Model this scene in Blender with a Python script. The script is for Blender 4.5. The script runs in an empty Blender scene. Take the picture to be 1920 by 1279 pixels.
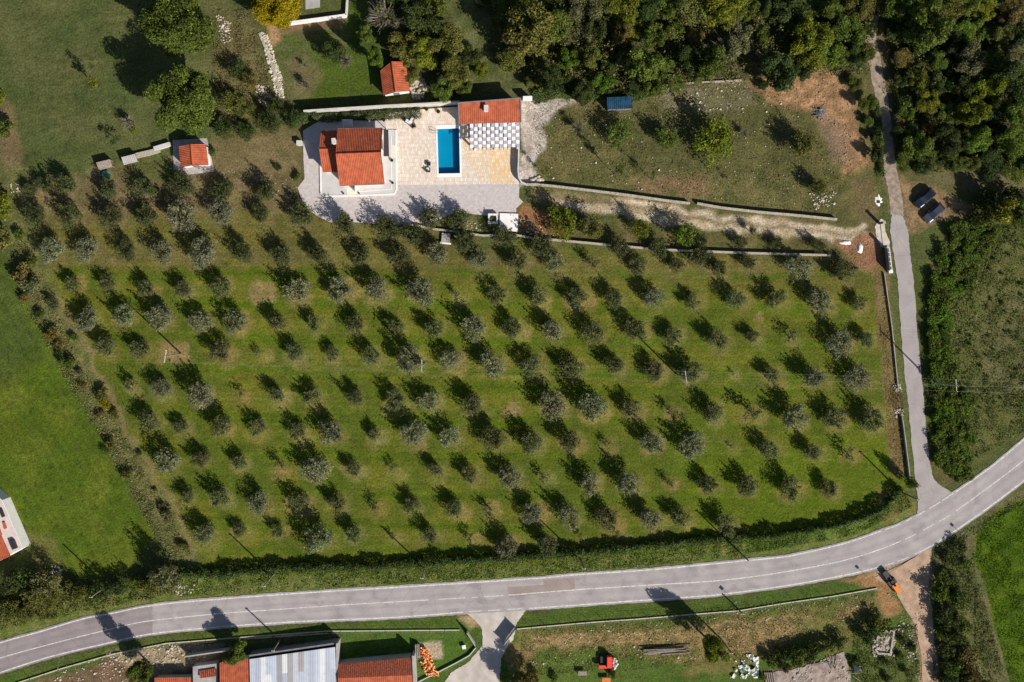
import bpy, math, random
import numpy as np
from mathutils import Vector
from mathutils.geometry import tessellate_polygon
random.seed(7)
R_ = math.radians
scn = bpy.context.scene
COL = scn.collection

# ------------------------------------------------------------------ camera
F, CX, CY, H = 1800.0, 960.0, 639.5, 180.0
NX, NY = 915.0, 588.0                       # the point straight below the camera
_a = Vector(((NX-CX)/F, -(NY-CY)/F, -1)).normalized()
_q = _a.rotation_difference(Vector((0, 0, -1)))
ROT = _q.to_matrix()
cam = bpy.data.cameras.new('camera'); camo = bpy.data.objects.new('camera', cam); COL.objects.link(camo)
cam.sensor_width = 36; cam.lens = F/1920*36; cam.clip_start = 1; cam.clip_end = 6000
camo.location = (0, 0, H); camo.rotation_mode = 'QUATERNION'; camo.rotation_quaternion = _q
scn.camera = camo

# ------------------------------------------------------------------ world, sun, exposure
SUN_EL = R_(34); SUN_AZ = R_(134.2)
w = bpy.data.worlds.new('World'); scn.world = w; w.use_nodes = True
nt = w.node_tree; bg = nt.nodes['Background']
sky = nt.nodes.new('ShaderNodeTexSky'); sky.sky_type = 'NISHITA'; sky.sun_disc = False
sky.ozone_density = 2.0; sky.sun_elevation = SUN_EL; sky.sun_rotation = SUN_AZ
nt.links.new(sky.outputs[0], bg.inputs[0]); bg.inputs[1].default_value = 0.06
sl = bpy.data.lights.new('sun', 'SUN'); sl.energy = 5.0; sl.angle = R_(0.5); sl.color = (1, .945, .87)
so = bpy.data.objects.new('sun', sl); COL.objects.link(so)
sd = Vector((math.sin(SUN_AZ)*math.cos(SUN_EL), math.cos(SUN_AZ)*math.cos(SUN_EL), math.sin(SUN_EL)))
so.rotation_euler = sd.to_track_quat('Z', 'Y').to_euler(); so.location = (60, -60, 90)
scn.view_settings.view_transform = 'Standard'; scn.view_settings.look = 'None'
scn.view_settings.exposure = 0.3; scn.view_settings.gamma = 1

# ------------------------------------------------------------------ helpers
def G(px, py, z=0.0):
    d = ROT @ Vector(((px-CX)/F, -(py-CY)/F, -1)); t = (z-H)/d.z
    return Vector((d.x*t, d.y*t, z))
def lin(c):
    c = c/255.0
    return c/12.92 if c <= .04045 else ((c+.055)/1.055)**2.4
KA = 0.98
def C(r, g, b): return (lin(r)*KA, lin(g)*KA, lin(b)*KA)

def vnoise(x, y, s, seed):
    rs = np.random.RandomState(seed); g = rs.rand(128, 128)
    X = x/s + 1000.0; Y = y/s + 1000.0
    xi = np.floor(X).astype(int); yi = np.floor(Y).astype(int); fx = X-xi; fy = Y-yi
    fx = fx*fx*(3-2*fx); fy = fy*fy*(3-2*fy)
    a = g[yi % 128, xi % 128]; b = g[yi % 128, (xi+1) % 128]; c = g[(yi+1) % 128, xi % 128]; d = g[(yi+1) % 128, (xi+1) % 128]
    return (a*(1-fx)+b*fx)*(1-fy)+(c*(1-fx)+d*fx)*fy
def fbm(x, y, s, seed, o=3):
    t = 0; w_ = 0; a = 1
    for i in range(o):
        t = t+a*vnoise(x, y, s/2**i, seed+i*17); w_ += a; a *= .55
    return t/w_

class MB:
    def __init__(s): s.v = []; s.f = []
    def add(s, vs, fs):
        n = len(s.v); s.v += [tuple(v) for v in vs]; s.f += [tuple(i+n for i in f) for f in fs]; return s
    def box(s, c, sx, sy, z0, z1, rot=0):
        ca, sa = math.cos(rot), math.sin(rot); vs = []
        for z in (z0, z1):
            for dx, dy in ((-1, -1), (1, -1), (1, 1), (-1, 1)):
                x, y = dx*sx/2, dy*sy/2; vs.append((c[0]+x*ca-y*sa, c[1]+x*sa+y*ca, z))
        return s.add(vs, [(3, 2, 1, 0), (4, 5, 6, 7), (0, 1, 5, 4), (1, 2, 6, 5), (2, 3, 7, 6), (3, 0, 4, 7)])
    def prism(s, pts, z0, z1):
        n = len(pts); zt = z1 if hasattr(z1, '__len__') else [z1]*n
        vs = [(p[0], p[1], z0) for p in pts]+[(p[0], p[1], zt[i]) for i, p in enumerate(pts)]
        tr = tessellate_polygon([[Vector((p[0], p[1], 0)) for p in pts]])
        fs = [(i, (i+1) % n, (i+1) % n+n, i+n) for i in range(n)]
        for t in tr: fs.append(tuple(i+n for i in t)); fs.append(tuple(reversed(t)))
        return s.add(vs, fs)
    def tube(s, pts, rad, k=6):
        P = [Vector(p) for p in pts]; n = len(P)
        r = rad if hasattr(rad, '__len__') else [rad]*n
        vs = []; fs = []
        for i in range(n):
            t = (P[min(i+1, n-1)]-P[max(i-1, 0)]).normalized()
            u = t.orthogonal().normalized() if i == 0 else (u-t*u.dot(t)).normalized()
            q = t.cross(u)
            for j in range(k):
                an = 2*math.pi*j/k; vs.append(P[i]+(u*math.cos(an)+q*math.sin(an))*r[i])
        for i in range(n-1):
            for j in range(k): fs.append((i*k+j, i*k+(j+1) % k, (i+1)*k+(j+1) % k, (i+1)*k+j))
        fs.append(tuple(reversed(range(k)))); fs.append(tuple((n-1)*k+j for j in range(k)))
        return s.add(vs, fs)
    def slab(s, A, B, Cc, D, th=.12, pitch=None, amp=.024):
        """sloping slab: A-B low edge, D-C high edge; ribs run A->D when pitch is set"""
        A, B, Cc, D = map(Vector, (A, B, Cc, D)); n = (B-A).cross(D-A).normalized()
        if n.z < 0: n = -n
        m = 1 if not pitch else max(1, int((B-A).length/pitch))*4
        vs = []; fs = []
        for i in range(m+1):
            t = i/m; o = (amp*math.cos(t*m/4*2*math.pi) if pitch else 0)
            a = A.lerp(B, t); d = D.lerp(Cc, t)
            vs += [a+n*o, d+n*o, d-n*th, a-n*th]
        for i in range(m):
            b = i*4; c = b+4
            for j in range(4): fs.append((b+j, b+(j+1) % 4, c+(j+1) % 4, c+j))
        fs += [(0, 3, 2, 1), (m*4, m*4+1, m*4+2, m*4+3)]
        return s.add(vs, fs)
    def build(s, name, mt, parent=None, label=None, cat=None, group=None, kind=None, smooth=False):
        v = np.array(s.v, dtype=float)
        if parent is not None: org = Vector(parent.parent.location if parent.parent else parent.location)
        else: org = Vector(((v[:, 0].min()+v[:, 0].max())/2, (v[:, 1].min()+v[:, 1].max())/2, v[:, 2].min()))
        v = v-np.array(org)
        me = bpy.data.meshes.new(name); me.from_pydata(v.tolist(), [], s.f); me.update()
        if smooth:
            me.polygons.foreach_set('use_smooth', [True]*len(me.polygons))
        o = bpy.data.objects.new(name, me); COL.objects.link(o)
        if mt: me.materials.append(mt)
        if parent is not None: o.parent = parent
        else: o.location = org
        return tag(o, label, cat, group, kind)
def tag(o, label=None, cat=None, group=None, kind=None):
    if label: o['label'] = label
    if cat: o['category'] = cat
    if group: o['group'] = group
    if kind: o['kind'] = kind
    return o
def thing(name, loc, label, cat, group=None):
    o = bpy.data.objects.new(name, None); COL.objects.link(o); o.location = loc; o.empty_display_size = .3
    return tag(o, label, cat, group)

# ------------------------------------------------------------------ materials
def nodes(name):
    m = bpy.data.materials.new(name); m.use_nodes = True
    t = m.node_tree; return m, t, t.nodes['Principled BSDF']
def mat(name, col, var=.18, scale=1.5, rough=.85, bump=0, bscale=8, metal=0, col2=None, spec=.3, detail=4):
    m, t, b = nodes(name); N = t.nodes.new; L = t.links.new
    tc = N('ShaderNodeTexCoord'); no = N('ShaderNodeTexNoise'); no.inputs['Scale'].default_value = scale; no.inputs['Detail'].default_value = detail
    L(tc.outputs['Object'], no.inputs['Vector'])
    mx = N('ShaderNodeMix'); mx.data_type = 'RGBA'
    c2 = col2 or tuple(c*(1+var) for c in col); c1 = tuple(c*(1-var) for c in col) if not col2 else col
    mx.inputs[6].default_value = (*c1, 1); mx.inputs[7].default_value = (*c2, 1)
    mr = N('ShaderNodeMapRange'); mr.inputs[1].default_value = .35; mr.inputs[2].default_value = .65
    L(no.outputs[0], mr.inputs[0]); L(mr.outputs[0], mx.inputs[0]); L(mx.outputs[2], b.inputs['Base Color'])
    b.inputs['Roughness'].default_value = rough; b.inputs['Metallic'].default_value = metal; b.inputs['Specular IOR Level'].default_value = spec
    if bump:
        n2 = N('ShaderNodeTexNoise'); n2.inputs['Scale'].default_value = bscale; L(tc.outputs['Object'], n2.inputs['Vector'])
        bp = N('ShaderNodeBump'); bp.inputs['Distance'].default_value = bump; bp.inputs['Strength'].default_value = 1
        L(n2.outputs[0], bp.inputs['Height']); L(bp.outputs[0], b.inputs['Normal'])
    return m

def leaf_mat():
    m, t, b = nodes('foliage'); N = t.nodes.new; L = t.links.new
    oi = N('ShaderNodeObjectInfo'); ge = N('ShaderNodeNewGeometry')
    mr = N('ShaderNodeMapRange'); mr.inputs[3].default_value = .45; mr.inputs[4].default_value = 1.55
    L(ge.outputs['Random Per Island'], mr.inputs[0])
    tc = N('ShaderNodeTexCoord'); no = N('ShaderNodeTexNoise'); no.inputs['Scale'].default_value = .9; L(tc.outputs['Object'], no.inputs['Vector'])
    m2 = N('ShaderNodeMapRange'); m2.inputs[1].default_value = .35; m2.inputs[2].default_value = .65; m2.inputs[3].default_value = .75; m2.inputs[4].default_value = 1.3
    L(no.outputs[0], m2.inputs[0])
    mu = N('ShaderNodeMath'); mu.operation = 'MULTIPLY'; L(mr.outputs[0], mu.inputs[0]); L(m2.outputs[0], mu.inputs[1])
    vm = N('ShaderNodeVectorMath'); vm.operation = 'SCALE'; L(oi.outputs['Color'], vm.inputs[0]); L(mu.outputs[0], vm.inputs['Scale'])
    L(vm.outputs[0], b.inputs['Base Color']); b.inputs['Roughness'].default_value = .7; b.inputs['Specular IOR Level'].default_value = .06
    tr = N('ShaderNodeBsdfTranslucent'); L(vm.outputs[0], tr.inputs[0]); mx = N('ShaderNodeMixShader'); mx.inputs[0].default_value = .22
    L(b.outputs[0], mx.inputs[1]); L(tr.outputs[0], mx.inputs[2]); L(mx.outputs[0], t.nodes['Material Output'].inputs[0])
    return m
LEAF = leaf_mat()
BARK = mat('bark', C(92, 82, 70), .3, 4, .95, .03, 12)
WHITE = mat('white_render', C(232, 228, 222), .05, 1.2, .8)
PALE = mat('pale_concrete', C(200, 196, 190), .1, .8, .9, .01, 14)
CONC = mat('grey_concrete', C(165, 160, 155), .14, .9, .92, .01, 14)
TERRA = mat('terracotta_tile', C(168, 86, 56), .22, 1.1, .8)
TERRAOLD = mat('weathered_tile', C(140, 72, 50), .38, 3.5, .85, .05, 6)
DARK = mat('dark_metal', C(52, 50, 52), .2, 3, .5)
GREYM = mat('grey_metal', C(120, 118, 122), .15, 1, .6)
WOOD = mat('weathered_wood', C(140, 128, 118), .3, 5, .9)
STONE = mat('rubble_stone', C(172, 161, 146), .35, 5, .95, .06, 9)
GLASS = mat('window_glass', (.03, .04, .05), .1, 1, .1, spec=.8)
BLACKP = mat('black_plastic', C(45, 44, 46), .2, 3, .5)

# ------------------------------------------------------------------ olive rows: crown x, y, radius (px), s = silvery, f = faint/sparse
OLR = [
 "62,359,13 87,349,14 129,349,20 206,356,18 274,356,18 345,349,20 422,361,20 498,356,19",
 "68,405,19 134,405,20 209,408,20 276,405,20 345,408,25s 417,401,22s 489,403,17 569,405,21 649,424,20 728,431,23 775,436,20 808,410,20 863,417,19 875,452,20 950,445,19 1020,462,20",
 "101,473,22s 169,473,21s 241,473,18 309,476,20s 380,478,25s 456,476,19 531,478,18 597,478,18 677,480,18 752,483,18 820,480,20s 898,485,17s 971,488,18 1044,495,17s 1112,495,14f 1166,463,17 1199,499,17 1239,468,17 1271,499,15 1313,483,18 1351,504,14 1391,455,12 1405,495,13 1456,458,12 1499,504,22s 1536,464,13 1583,509,20",
 "141,534,14 204,534,14 277,544,16 345,544,16 417,539,19 562,549,22s 639,546,22s 710,546,20s 789,553,25s 856,553,9f 936,556,17 1011,558,18 1086,560,19 1156,563,17 1227,558,19s 1302,567,14 1381,563,17 1456,563,17 1538,570,22s 1613,574,14",
 "103,570,12 166,602,20s 235,595,19s 305,597,22s 380,602,20s 445,606,21s 524,606,16 592,609,14 670,611,17 745,618,14 817,616,17 891,620,23s 964,618,18 1039,623,20s 1114,627,20 1194,620,20 1264,634,16 1346,637,17 1414,632,12 1487,634,13f 1576,646,23s 1628,641,14",
 "202,653,17 267,658,17 415,658,19 487,663,8f 555,663,15 627,665,13 700,672,17 771,677,24s 847,677,18s 927,681,23s 999,688,18 1074,691,19 1154,688,18 1229,698,17 1297,698,20 1377,702,5f 1449,707,13 1527,712,20s 1609,712,23s",
 "246,724,13f 307,733,17s 380,742,22s 454,740,9 522,742,15 588,745,16 667,747,16 742,752,18 806,756,19s 889,761,20 1037,763,24s 1112,766,26s 1185,768,17 1258,772,11f 1337,777,18 1412,775,18f 1492,785,22s 1567,785,20 1635,787,22",
 "284,794,18 342,799,13 420,803,19 487,803,16 562,810,15 625,815,22s 705,815,13 778,815,22s 845,820,19s 927,824,21 997,834,20 1070,829,18 1140,832,9f 1224,836,20s 1299,836,24s 1374,839,5f 1445,843,17 1523,850,16 1595,853,15f",
 "319,867,22s 380,864,15 452,867,14 528,874,11f 595,879,25s 667,881,13 742,878,9f 820,883,14 881,893,16 958,897,19s 1023,897,11f 1109,909,19s 1180,907,22s 1257,909,11f 1330,911,17 1403,914,18 1483,918,20 1556,918,15",
 "354,932,13 415,935,17 488,944,19s 563,944,16 634,942,16 705,949,11f 775,949,15 855,956,17 920,958,13f 999,965,20s 1070,970,21s 1140,975,19 1222,975,21s 1278,972,16 1363,986,20",
 "387,1005,20s 452,996,12 523,998,12 595,1012,25s 665,1005,15 738,1007,7f 808,1005,15 885,1010,10f 953,1024,20s 1030,1022,20 1091,1007,6f 1161,1005,7f",
]
OLIVES = []
for ri, row in enumerate(OLR):
    for it in row.split():
        x, y, r = it.split(','); k = ''
        if r[-1] in 'sf': k = r[-1]; r = r[:-1]
        OLIVES.append((ri, float(x), float(y), float(r), k))

# ------------------------------------------------------------------ ground
def build_ground():
    def axis(a, b, st):
        mid = np.arange(a, b, st); out = []; d = 3.0; x = a
        while x > -2500: x -= d; d *= 1.35; out.append(x)
        lo = out[::-1]; out = []; d = 3.0; x = mid[-1]
        while x < 2500: x += d; d *= 1.35; out.append(x)
        return np.concatenate([lo, mid, out])
    xs = axis(-104, 116, .36); ys = axis(-80, 72, .36)
    X, Y = np.meshgrid(xs, ys); nx, ny = len(xs), len(ys)
    x = X.ravel(); y = Y.ravel()
    Rm = np.array(ROT); v = np.stack([x, y, np.full_like(x, -H)], 1) @ Rm
    px = CX+F*v[:, 0]/-v[:, 2]; py = CY-F*v[:, 1]/-v[:, 2]
    n1 = fbm(px, py, 60, 3); n2 = fbm(px, py, 22, 9); n3 = fbm(px, py, 9, 21); n4 = fbm(px, py, 140, 5)
    wx = px+(fbm(px, py, 30, 31)-.5)*26; wy = py+(fbm(px, py, 30, 57)-.5)*26
    col = np.zeros((len(x), 3)); col[:] = C(88, 96, 52)
    def mixc(c, wgt): 
        nonlocal col
        col = col+(np.array(c)-col)*wgt[:, None]
    def sdf(poly, X_, Y_):
        P = np.array(poly, float); n = len(P); best = np.full(len(X_), 1e9); ins = np.zeros(len(X_), bool)
        for i in range(n):
            a = P[i]; b = P[(i+1) % n]; ab = b-a
            t = np.clip(((X_-a[0])*ab[0]+(Y_-a[1])*ab[1])/(ab@ab+1e-9), 0, 1)
            dd = np.hypot(X_-a[0]-t*ab[0], Y_-a[1]-t*ab[1]); best = np.minimum(best, dd)
            cr = ((a[1] > Y_) != (b[1] > Y_)) & (X_ < (b[0]-a[0])*(Y_-a[1])/(b[1]-a[1]+1e-12)+a[0]); ins ^= cr
        return np.where(ins, best, -best)
    def reg(poly, c, soft=10, amt=1.0, warp=1.0, c2=None, nn=None):
        d = sdf(poly, px+(wx-px)*warp, py+(wy-py)*warp)
        g = np.clip(d/soft+.5, 0, 1)*amt
        if c2 is None: mixc(C(*c), g)
        else:
            n = np.clip(((n2 if nn is None else nn)-.36)/.28, 0, 1)[:, None]
            t = np.array(C(*c))*(1-n)+np.array(C(*c2))*n
            col[:] = col+(t-col)*g[:, None]
    def line(pts, wd, c, amt=1, soft=6, c2=None):
        P = np.array(pts, float); best = np.full(len(px), 1e9)
        for a, b in zip(P[:-1], P[1:]):
            ab = b-a; t = np.clip(((wx-a[0])*ab[0]+(wy-a[1])*ab[1])/(ab@ab+1e-9), 0, 1)
            best = np.minimum(best, np.hypot(wx-a[0]-t*ab[0], wy-a[1]-t*ab[1]))
        g = np.clip((wd-best)/soft+.5, 0, 1)*amt
        n = np.clip((n3-.35)/.3, 0, 1)[:, None]
        t = np.array(C(*c))*(1-n)+np.array(C(*(c2 or c)))*n
        col[:] = col+(t-col)*g[:, None]
    def blob(cx, cy, r, c, amt=1, soft=8, ec=1, ring=0):
        m = (np.abs(px-cx) < r*ec+20) & (np.abs(py-cy) < r+20)
        d = np.hypot((wx[m]-cx)/ec, wy[m]-cy)
        g = np.clip((r-d)/soft+.5, 0, 1)*amt*(.55+.9*np.clip(n3[m]-.1, 0, 1))
        g = np.clip(g, 0, 1)
        col[m] = col[m]+(np.array(C(*c))-col[m])*g[:, None]
    # --- top left meadow
    reg([(-3000, -3000), (440, -3000), (500, 120), (520, 260), (330, 290), (180, 320), (40, 340), (-3000, 420)], (82, 94, 50), 14, c2=(96, 100, 58), nn=n1)
    reg([(420, 20), (470, 20), (520, 200), (430, 260), (400, 120)], (116, 104, 70), 20, .7)
    reg([(0, 180), (24, 200), (45, 290), (30, 330), (0, 300)], (128, 108, 78), 14, .8)
    # garden above the villa
    reg([(490, 20), (660, 30), (700, 190), (530, 195)], (104, 104, 66), 14, c2=(92, 104, 52))
    reg([(600, 100), (712, 90), (722, 185), (590, 195), (560, 160)], (86, 106, 36), 22, c2=(80, 98, 38))
    reg([(545, 120), (600, 115), (590, 180), (550, 180)], (124, 112, 78), 18, .8)
    reg([(486, 38), (520, 36), (530, 70), (512, 90), (500, 60)], (190, 152, 112), 10, .8)
    reg([(545, 30), (650, 28), (650, 50), (520, 60)], (130, 104, 80), 8, .7)
    reg([(655, 0), (690, 0), (720, 110), (690, 130), (650, 80)], (80, 100, 40), 12, .9)
    # forest floor and clearing
    reg([(700, -3000), (4000, -3000), (4000, 330), (1700, 320), (1640, 170), (1440, 150), (1200, 178), (1000, 178), (840, 185), (720, 110)], (88, 88, 54), 18, c2=(72, 76, 46))
    reg([(800, -60), (890, -60), (990, 130), (1080, 170), (1000, 182), (860, 175), (880, 110), (850, 60)], (84, 94, 50), 16, .9, c2=(104, 108, 66))
    reg([(1340, 30), (1420, 40), (1440, 140), (1300, 140)], (104, 96, 70), 24, .8)
    # upper right field
    reg([(990, 185), (1440, 148), (1630, 140), (1640, 430), (1560, 420), (1300, 372), (1010, 340)], (96, 97, 56), 12, c2=(112, 106, 66))
    reg([(1180, 190), (1450, 160), (1480, 330), (1180, 330)], (92, 94, 56), 40, .6)
    reg([(1180, 340), (1330, 330), (1320, 372), (1200, 362)], (142, 116, 86), 16, .7)
    reg([(1200, 165), (1400, 148), (1420, 200), (1260, 210)], (132, 122, 100), 16, .6, c2=(110, 104, 72))
    reg([(1400, 150), (1560, 125), (1600, 170), (1612, 260), (1635, 310), (1580, 320), (1560, 240), (1500, 205), (1440, 190)], (188, 150, 112), 12, .95, c2=(150, 120, 84), nn=n3)
    reg([(1520, 200), (1575, 220), (1600, 300), (1570, 300), (1530, 240)], (132, 112, 92), 14, .7)
    reg([(1600, 330), (1640, 330), (1645, 440), (1610, 430)], (112, 98, 68), 12, .7)
    # gravel drive beside pool house and the track to the gate
    reg([(977, 184), (1080, 182), (1088, 192), (1040, 205), (1022, 240), (1018, 280), (1000, 310), (1010, 340), (976, 346)], (196, 184, 172), 8, c2=(168, 156, 142), nn=n3, warp=.7)
    reg([(1000, 350), (1160, 368), (1300, 388), (1560, 418), (1650, 440), (1650, 462), (1500, 452), (1390, 440), (1200, 408), (1060, 395), (1000, 380)], (118, 110, 74), 12, c2=(146, 130, 98), nn=n3)
    line([(1045, 380), (1150, 398), (1240, 412), (1400, 430), (1540, 442), (1640, 450)], 7, (206, 190, 164), .9, 7, c2=(176, 158, 128))
    line([(1150, 378), (1260, 394), (1400, 410), (1500, 420), (1620, 432)], 6, (210, 194, 170), .9, 6, c2=(176, 156, 128))
    reg([(980, 385), (1020, 395), (1060, 440), (1075, 448), (980, 440), (972, 400)], (170, 122, 84), 10, .9, c2=(150, 112, 78))
    reg([(1060, 405), (1240, 425), (1450, 448), (1560, 460), (1555, 475), (1240, 466), (1070, 450)], (96, 96, 54), 10, .9, c2=(112, 102, 64))
    reg([(1560, 450), (1645, 440), (1662, 500), (1640, 520), (1600, 500)], (172, 128, 98), 8, .95, c2=(140, 104, 78))
    # paddock and yard left of the villa
    reg([(180, 320), (330, 290), (400, 262), (565, 245), (575, 400), (560, 420), (400, 440), (60, 440), (20, 400), (40, 350)], (104, 98, 62), 14, c2=(120, 106, 74))
    reg([(250, 300), (325, 296), (330, 345), (240, 345)], (88, 96, 48), 12, .8)
    reg([(400, 250), (560, 240), (560, 330), (470, 320), (405, 300)], (122, 110, 74), 16, .6)
    # grove
    grove = [(30, 420), (560, 400), (640, 425), (850, 470), (1000, 455), (1600, 500), (1640, 520), (1655, 700), (1690, 860), (1700, 920), (1600, 985), (1400, 1035), (1000, 1065), (700, 1075), (400, 1085), (330, 1000), (200, 720), (90, 530)]
    reg(grove, (92, 108, 34), 12, c2=(112, 118, 40), nn=n1)
    reg([(20, 400), (600, 400), (900, 470), (1600, 480), (1640, 520), (1640, 545), (1000, 530), (500, 500), (100, 510)], (110, 104, 62), 30, .75, c2=(116, 108, 56))
    for (yy, x0, x1) in ((510, 830, 1650), (575, 200, 1640), (520, 120, 760), (640, 190, 1650), (698, 180, 1620), (728, 500, 1640), (790, 240, 1700), (855, 260, 1700), (930, 320, 1690), (990, 340, 1690), (1035, 380, 1400)):
        d = np.abs(wy-yy-(px-900)*.012); g = np.clip(1-d/14, 0, 1)*((px > x0) & (px < x1))*np.clip((n1-.3)*3, 0, 1)*.85
        mixc(C(82, 112, 16), g)
    reg([(1280, 850), (1700, 800), (1690, 910), (1560, 980), (1400, 1010), (1280, 1010)], (96, 118, 22), 40, .6)
    rr = random.Random(77)
    for (ri, tx, ty, tr, k) in OLIVES:
        a = (.25+.2*rr.random()) if ty < 520 else (.3+.4*rr.random())
        cc_ = (150+rr.randint(-8, 10), 136+rr.randint(-6, 6), 86) if ty > 520 else (132, 116, 82)
        blob(tx+rr.uniform(1, 8), ty+rr.uniform(0, 8), tr*rr.uniform(.55, .85)+8, cc_, a, 14, rr.uniform(.95, 1.3))
        if rr.random() < .4: blob(tx+rr.uniform(-14, 18), ty+rr.uniform(-10, 14), rr.uniform(6, 12), (140, 130, 78), .4, 10, 1.5)
    for c in ((494, 549, 22), (962, 770, 12), (1427, 598, 7), (212, 484, 7)): blob(c[0], c[1], c[2], (158, 134, 96), .7, 9, 1.2)
    reg([(300, 645), (360, 645), (360, 680), (290, 680)], (150, 126, 86), 10, .8)
    line([(380, 685), (560, 690), (760, 699), (900, 705), (1100, 712)], 3, (132, 130, 70), .5, 4)
    # boundary strip and path on the left
    line([(30, 330), (50, 460), (95, 570), (150, 680), (215, 800), (290, 930), (350, 1040)], 23, (122, 118, 74), .9, 16, c2=(98, 104, 56))
    line([(110, 560), (160, 650), (190, 720), (240, 810), (290, 890), (330, 960), (362, 1035)], 5, (150, 132, 88), .6, 9)
    # left lower meadow
    reg([(-3000, 560), (0, 470), (30, 520), (75, 590), (120, 700), (180, 800), (220, 880), (270, 960), (290, 1010), (250, 1070), (150, 1090), (60, 1010), (-60, 900), (-3000, 900)], (84, 106, 28), 14, c2=(102, 116, 36), nn=n1)
    reg([(-3000, 560), (0, 480), (60, 570), (90, 660), (-60, 760), (-3000, 900)], (76, 92, 42), 40, .8)
    reg([(40, 1000), (100, 1010), (130, 1090), (90, 1100)], (118, 112, 66), 16, .6)
    # verge above road, whole length
    reg([(-100, 1130), (120, 1100), (340, 1090), (560, 1078), (860, 1062), (1100, 1050), (1300, 1030), (1500, 1008), (1640, 970), (1720, 940), (1725, 975), (1560, 1032), (1300, 1062), (1000, 1092), (600, 1118), (300, 1140), (-100, 1230)], (98, 116, 50), 8, c2=(122, 124, 70), nn=n3)
    reg([(1400, 1010), (1640, 965), (1640, 990), (1400, 1045)], (106, 130, 56), 10, .8)
    reg([(1640, 920), (1715, 930), (1718, 960), (1650, 985)], (128, 116, 70), 10, .8)
    # strip along the side road
    reg([(1640, 500), (1668, 500), (1685, 640), (1700, 800), (1702, 900), (1672, 890), (1650, 700)], (136, 120, 78), 8, c2=(116, 100, 62))
    reg([(1670, 500), (1684, 516), (1700, 720), (1712, 880), (1716, 930), (1702, 900), (1690, 740), (1668, 560)], (96, 104, 56), 4, warp=.3)
    reg([(1707, 490), (1740, 520), (1752, 800), (1762, 905), (1745, 880), (1735, 760)], (84, 96, 44), 6)
    reg([(1745, 860), (1800, 840), (1860, 850), (1780, 915), (1755, 905)], (106, 100, 62), 12, .8)
    reg([(1660, 330), (1700, 330), (1760, 350), (1830, 395), (1740, 430), (1700, 440), (1672, 400)], (164, 134, 100), 10, .85, c2=(128, 108, 78), nn=n3)
    reg([(1700, 320), (1920, 320), (3920, 320), (3920, 380), (1900, 372), (1780, 350)], (118, 108, 76), 16, .8)
    # right meadow
    reg([(1740, 480), (1860, 400), (4000, 380), (4000, 790), (1920, 800), (1820, 880), (1780, 870), (1740, 700)], (90, 98, 50), 20, c2=(104, 104, 60), nn=n3)
    reg([(1850, 550), (4000, 500), (4000, 760), (1900, 760), (1830, 700)], (84, 84, 50), 30, .6, c2=(112, 106, 74))
    # lower right: bright field, scrub bank, dirt track
    reg([(1740, 1010), (1830, 960), (1920, 900), (4000, 500), (4000, 3000), (1760, 3000), (1740, 1200)], (98, 104, 60), 8, c2=(110, 106, 70))
    reg([(1842, 985), (1870, 955), (1925, 935), (4000, 800), (4000, 3000), (1940, 3000), (1893, 1279), (1870, 1190), (1845, 1100), (1828, 1060), (1828, 1010)], (78, 106, 20), 5, warp=.35, c2=(90, 114, 24))
    line([(1829, 1020), (1828, 1060), (1846, 1105), (1872, 1195), (1895, 1285)], 3, (116, 110, 74), .7, 5)
    # area south of the road
    reg([(-3000, 1290), (0, 1272), (210, 1217), (400, 1187), (560, 1175), (870, 1158), (1000, 1148), (1300, 1127), (1500, 1104), (1620, 1078), (1720, 1050), (1760, 1100), (1760, 3000), (-3000, 3000)], (92, 112, 48), 8, c2=(80, 104, 42))
    reg([(40, 1290), (210, 1232), (320, 1212), (420, 1205), (420, 1300), (60, 1300)], (130, 106, 84), 8, c2=(112, 92, 70))
    reg([(200, 1225), (330, 1210), (420, 1206), (390, 1240), (300, 1270), (240, 1250)], (150, 134, 100), 12, .9, c2=(176, 156, 128), nn=n3)
    reg([(420, 1195), (640, 1190), (640, 1240), (420, 1240)], (94, 98, 60), 10, .8)
    reg([(640, 1192), (860, 1186), (880, 1210), (860, 1232), (800, 1270), (640, 1290)], (92, 122, 50), 8, c2=(82, 114, 42))
    reg([(780, 1204), (828, 1202), (829, 1236), (783, 1237)], (178, 160, 132), 3, warp=.2)
    reg([(856, 1150), (900, 1150), (905, 1170), (880, 1176), (862, 1165)], (176, 150, 118), 8, .8)
    reg([(970, 1182), (1300, 1158), (1500, 1142), (1640, 1110), (1690, 1130), (1640, 1190), (1560, 1230), (1500, 1230), (1340, 1260), (960, 1300)], (122, 118, 66), 10, c2=(104, 110, 56))
    for (pl, a) in (([(990, 1196), (1200, 1180), (1310, 1190), (1290, 1215), (1180, 1205), (1010, 1220)], .8), ([(1300, 1170), (1480, 1158), (1500, 1185), (1440, 1230), (1340, 1230), (1280, 1200)], .8), ([(1540, 1160), (1650, 1118), (1645, 1132), (1580, 1165)], .8), ([(940, 1210), (1000, 1215), (980, 1260), (950, 1260)], .7), ([(1200, 1232), (1320, 1230), (1320, 1240), (1200, 1244)], .7)):
        reg(pl, (170, 140, 98), 12, a, c2=(136, 120, 76), nn=n3)
    for yy in (0, 1): line([(1000, 1200+yy*14), (1150, 1190+yy*14), (1350, 1172+yy*14), (1520, 1156+yy*14)], 2, (184, 158, 114), .6, 4)
    reg([(1010, 1225), (1130, 1220), (1290, 1240), (1250, 1290), (1000, 1290)], (90, 116, 48), 14, .85)
    reg([(1440, 1260), (1500, 1245), (1590, 1240), (1600, 1300), (1430, 1300)], (150, 126, 112), 8, .8, c2=(104, 88, 80))
    reg([(1610, 1190), (1720, 1180), (1725, 1300), (1600, 1300)], (96, 108, 56), 10, .8)
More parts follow.
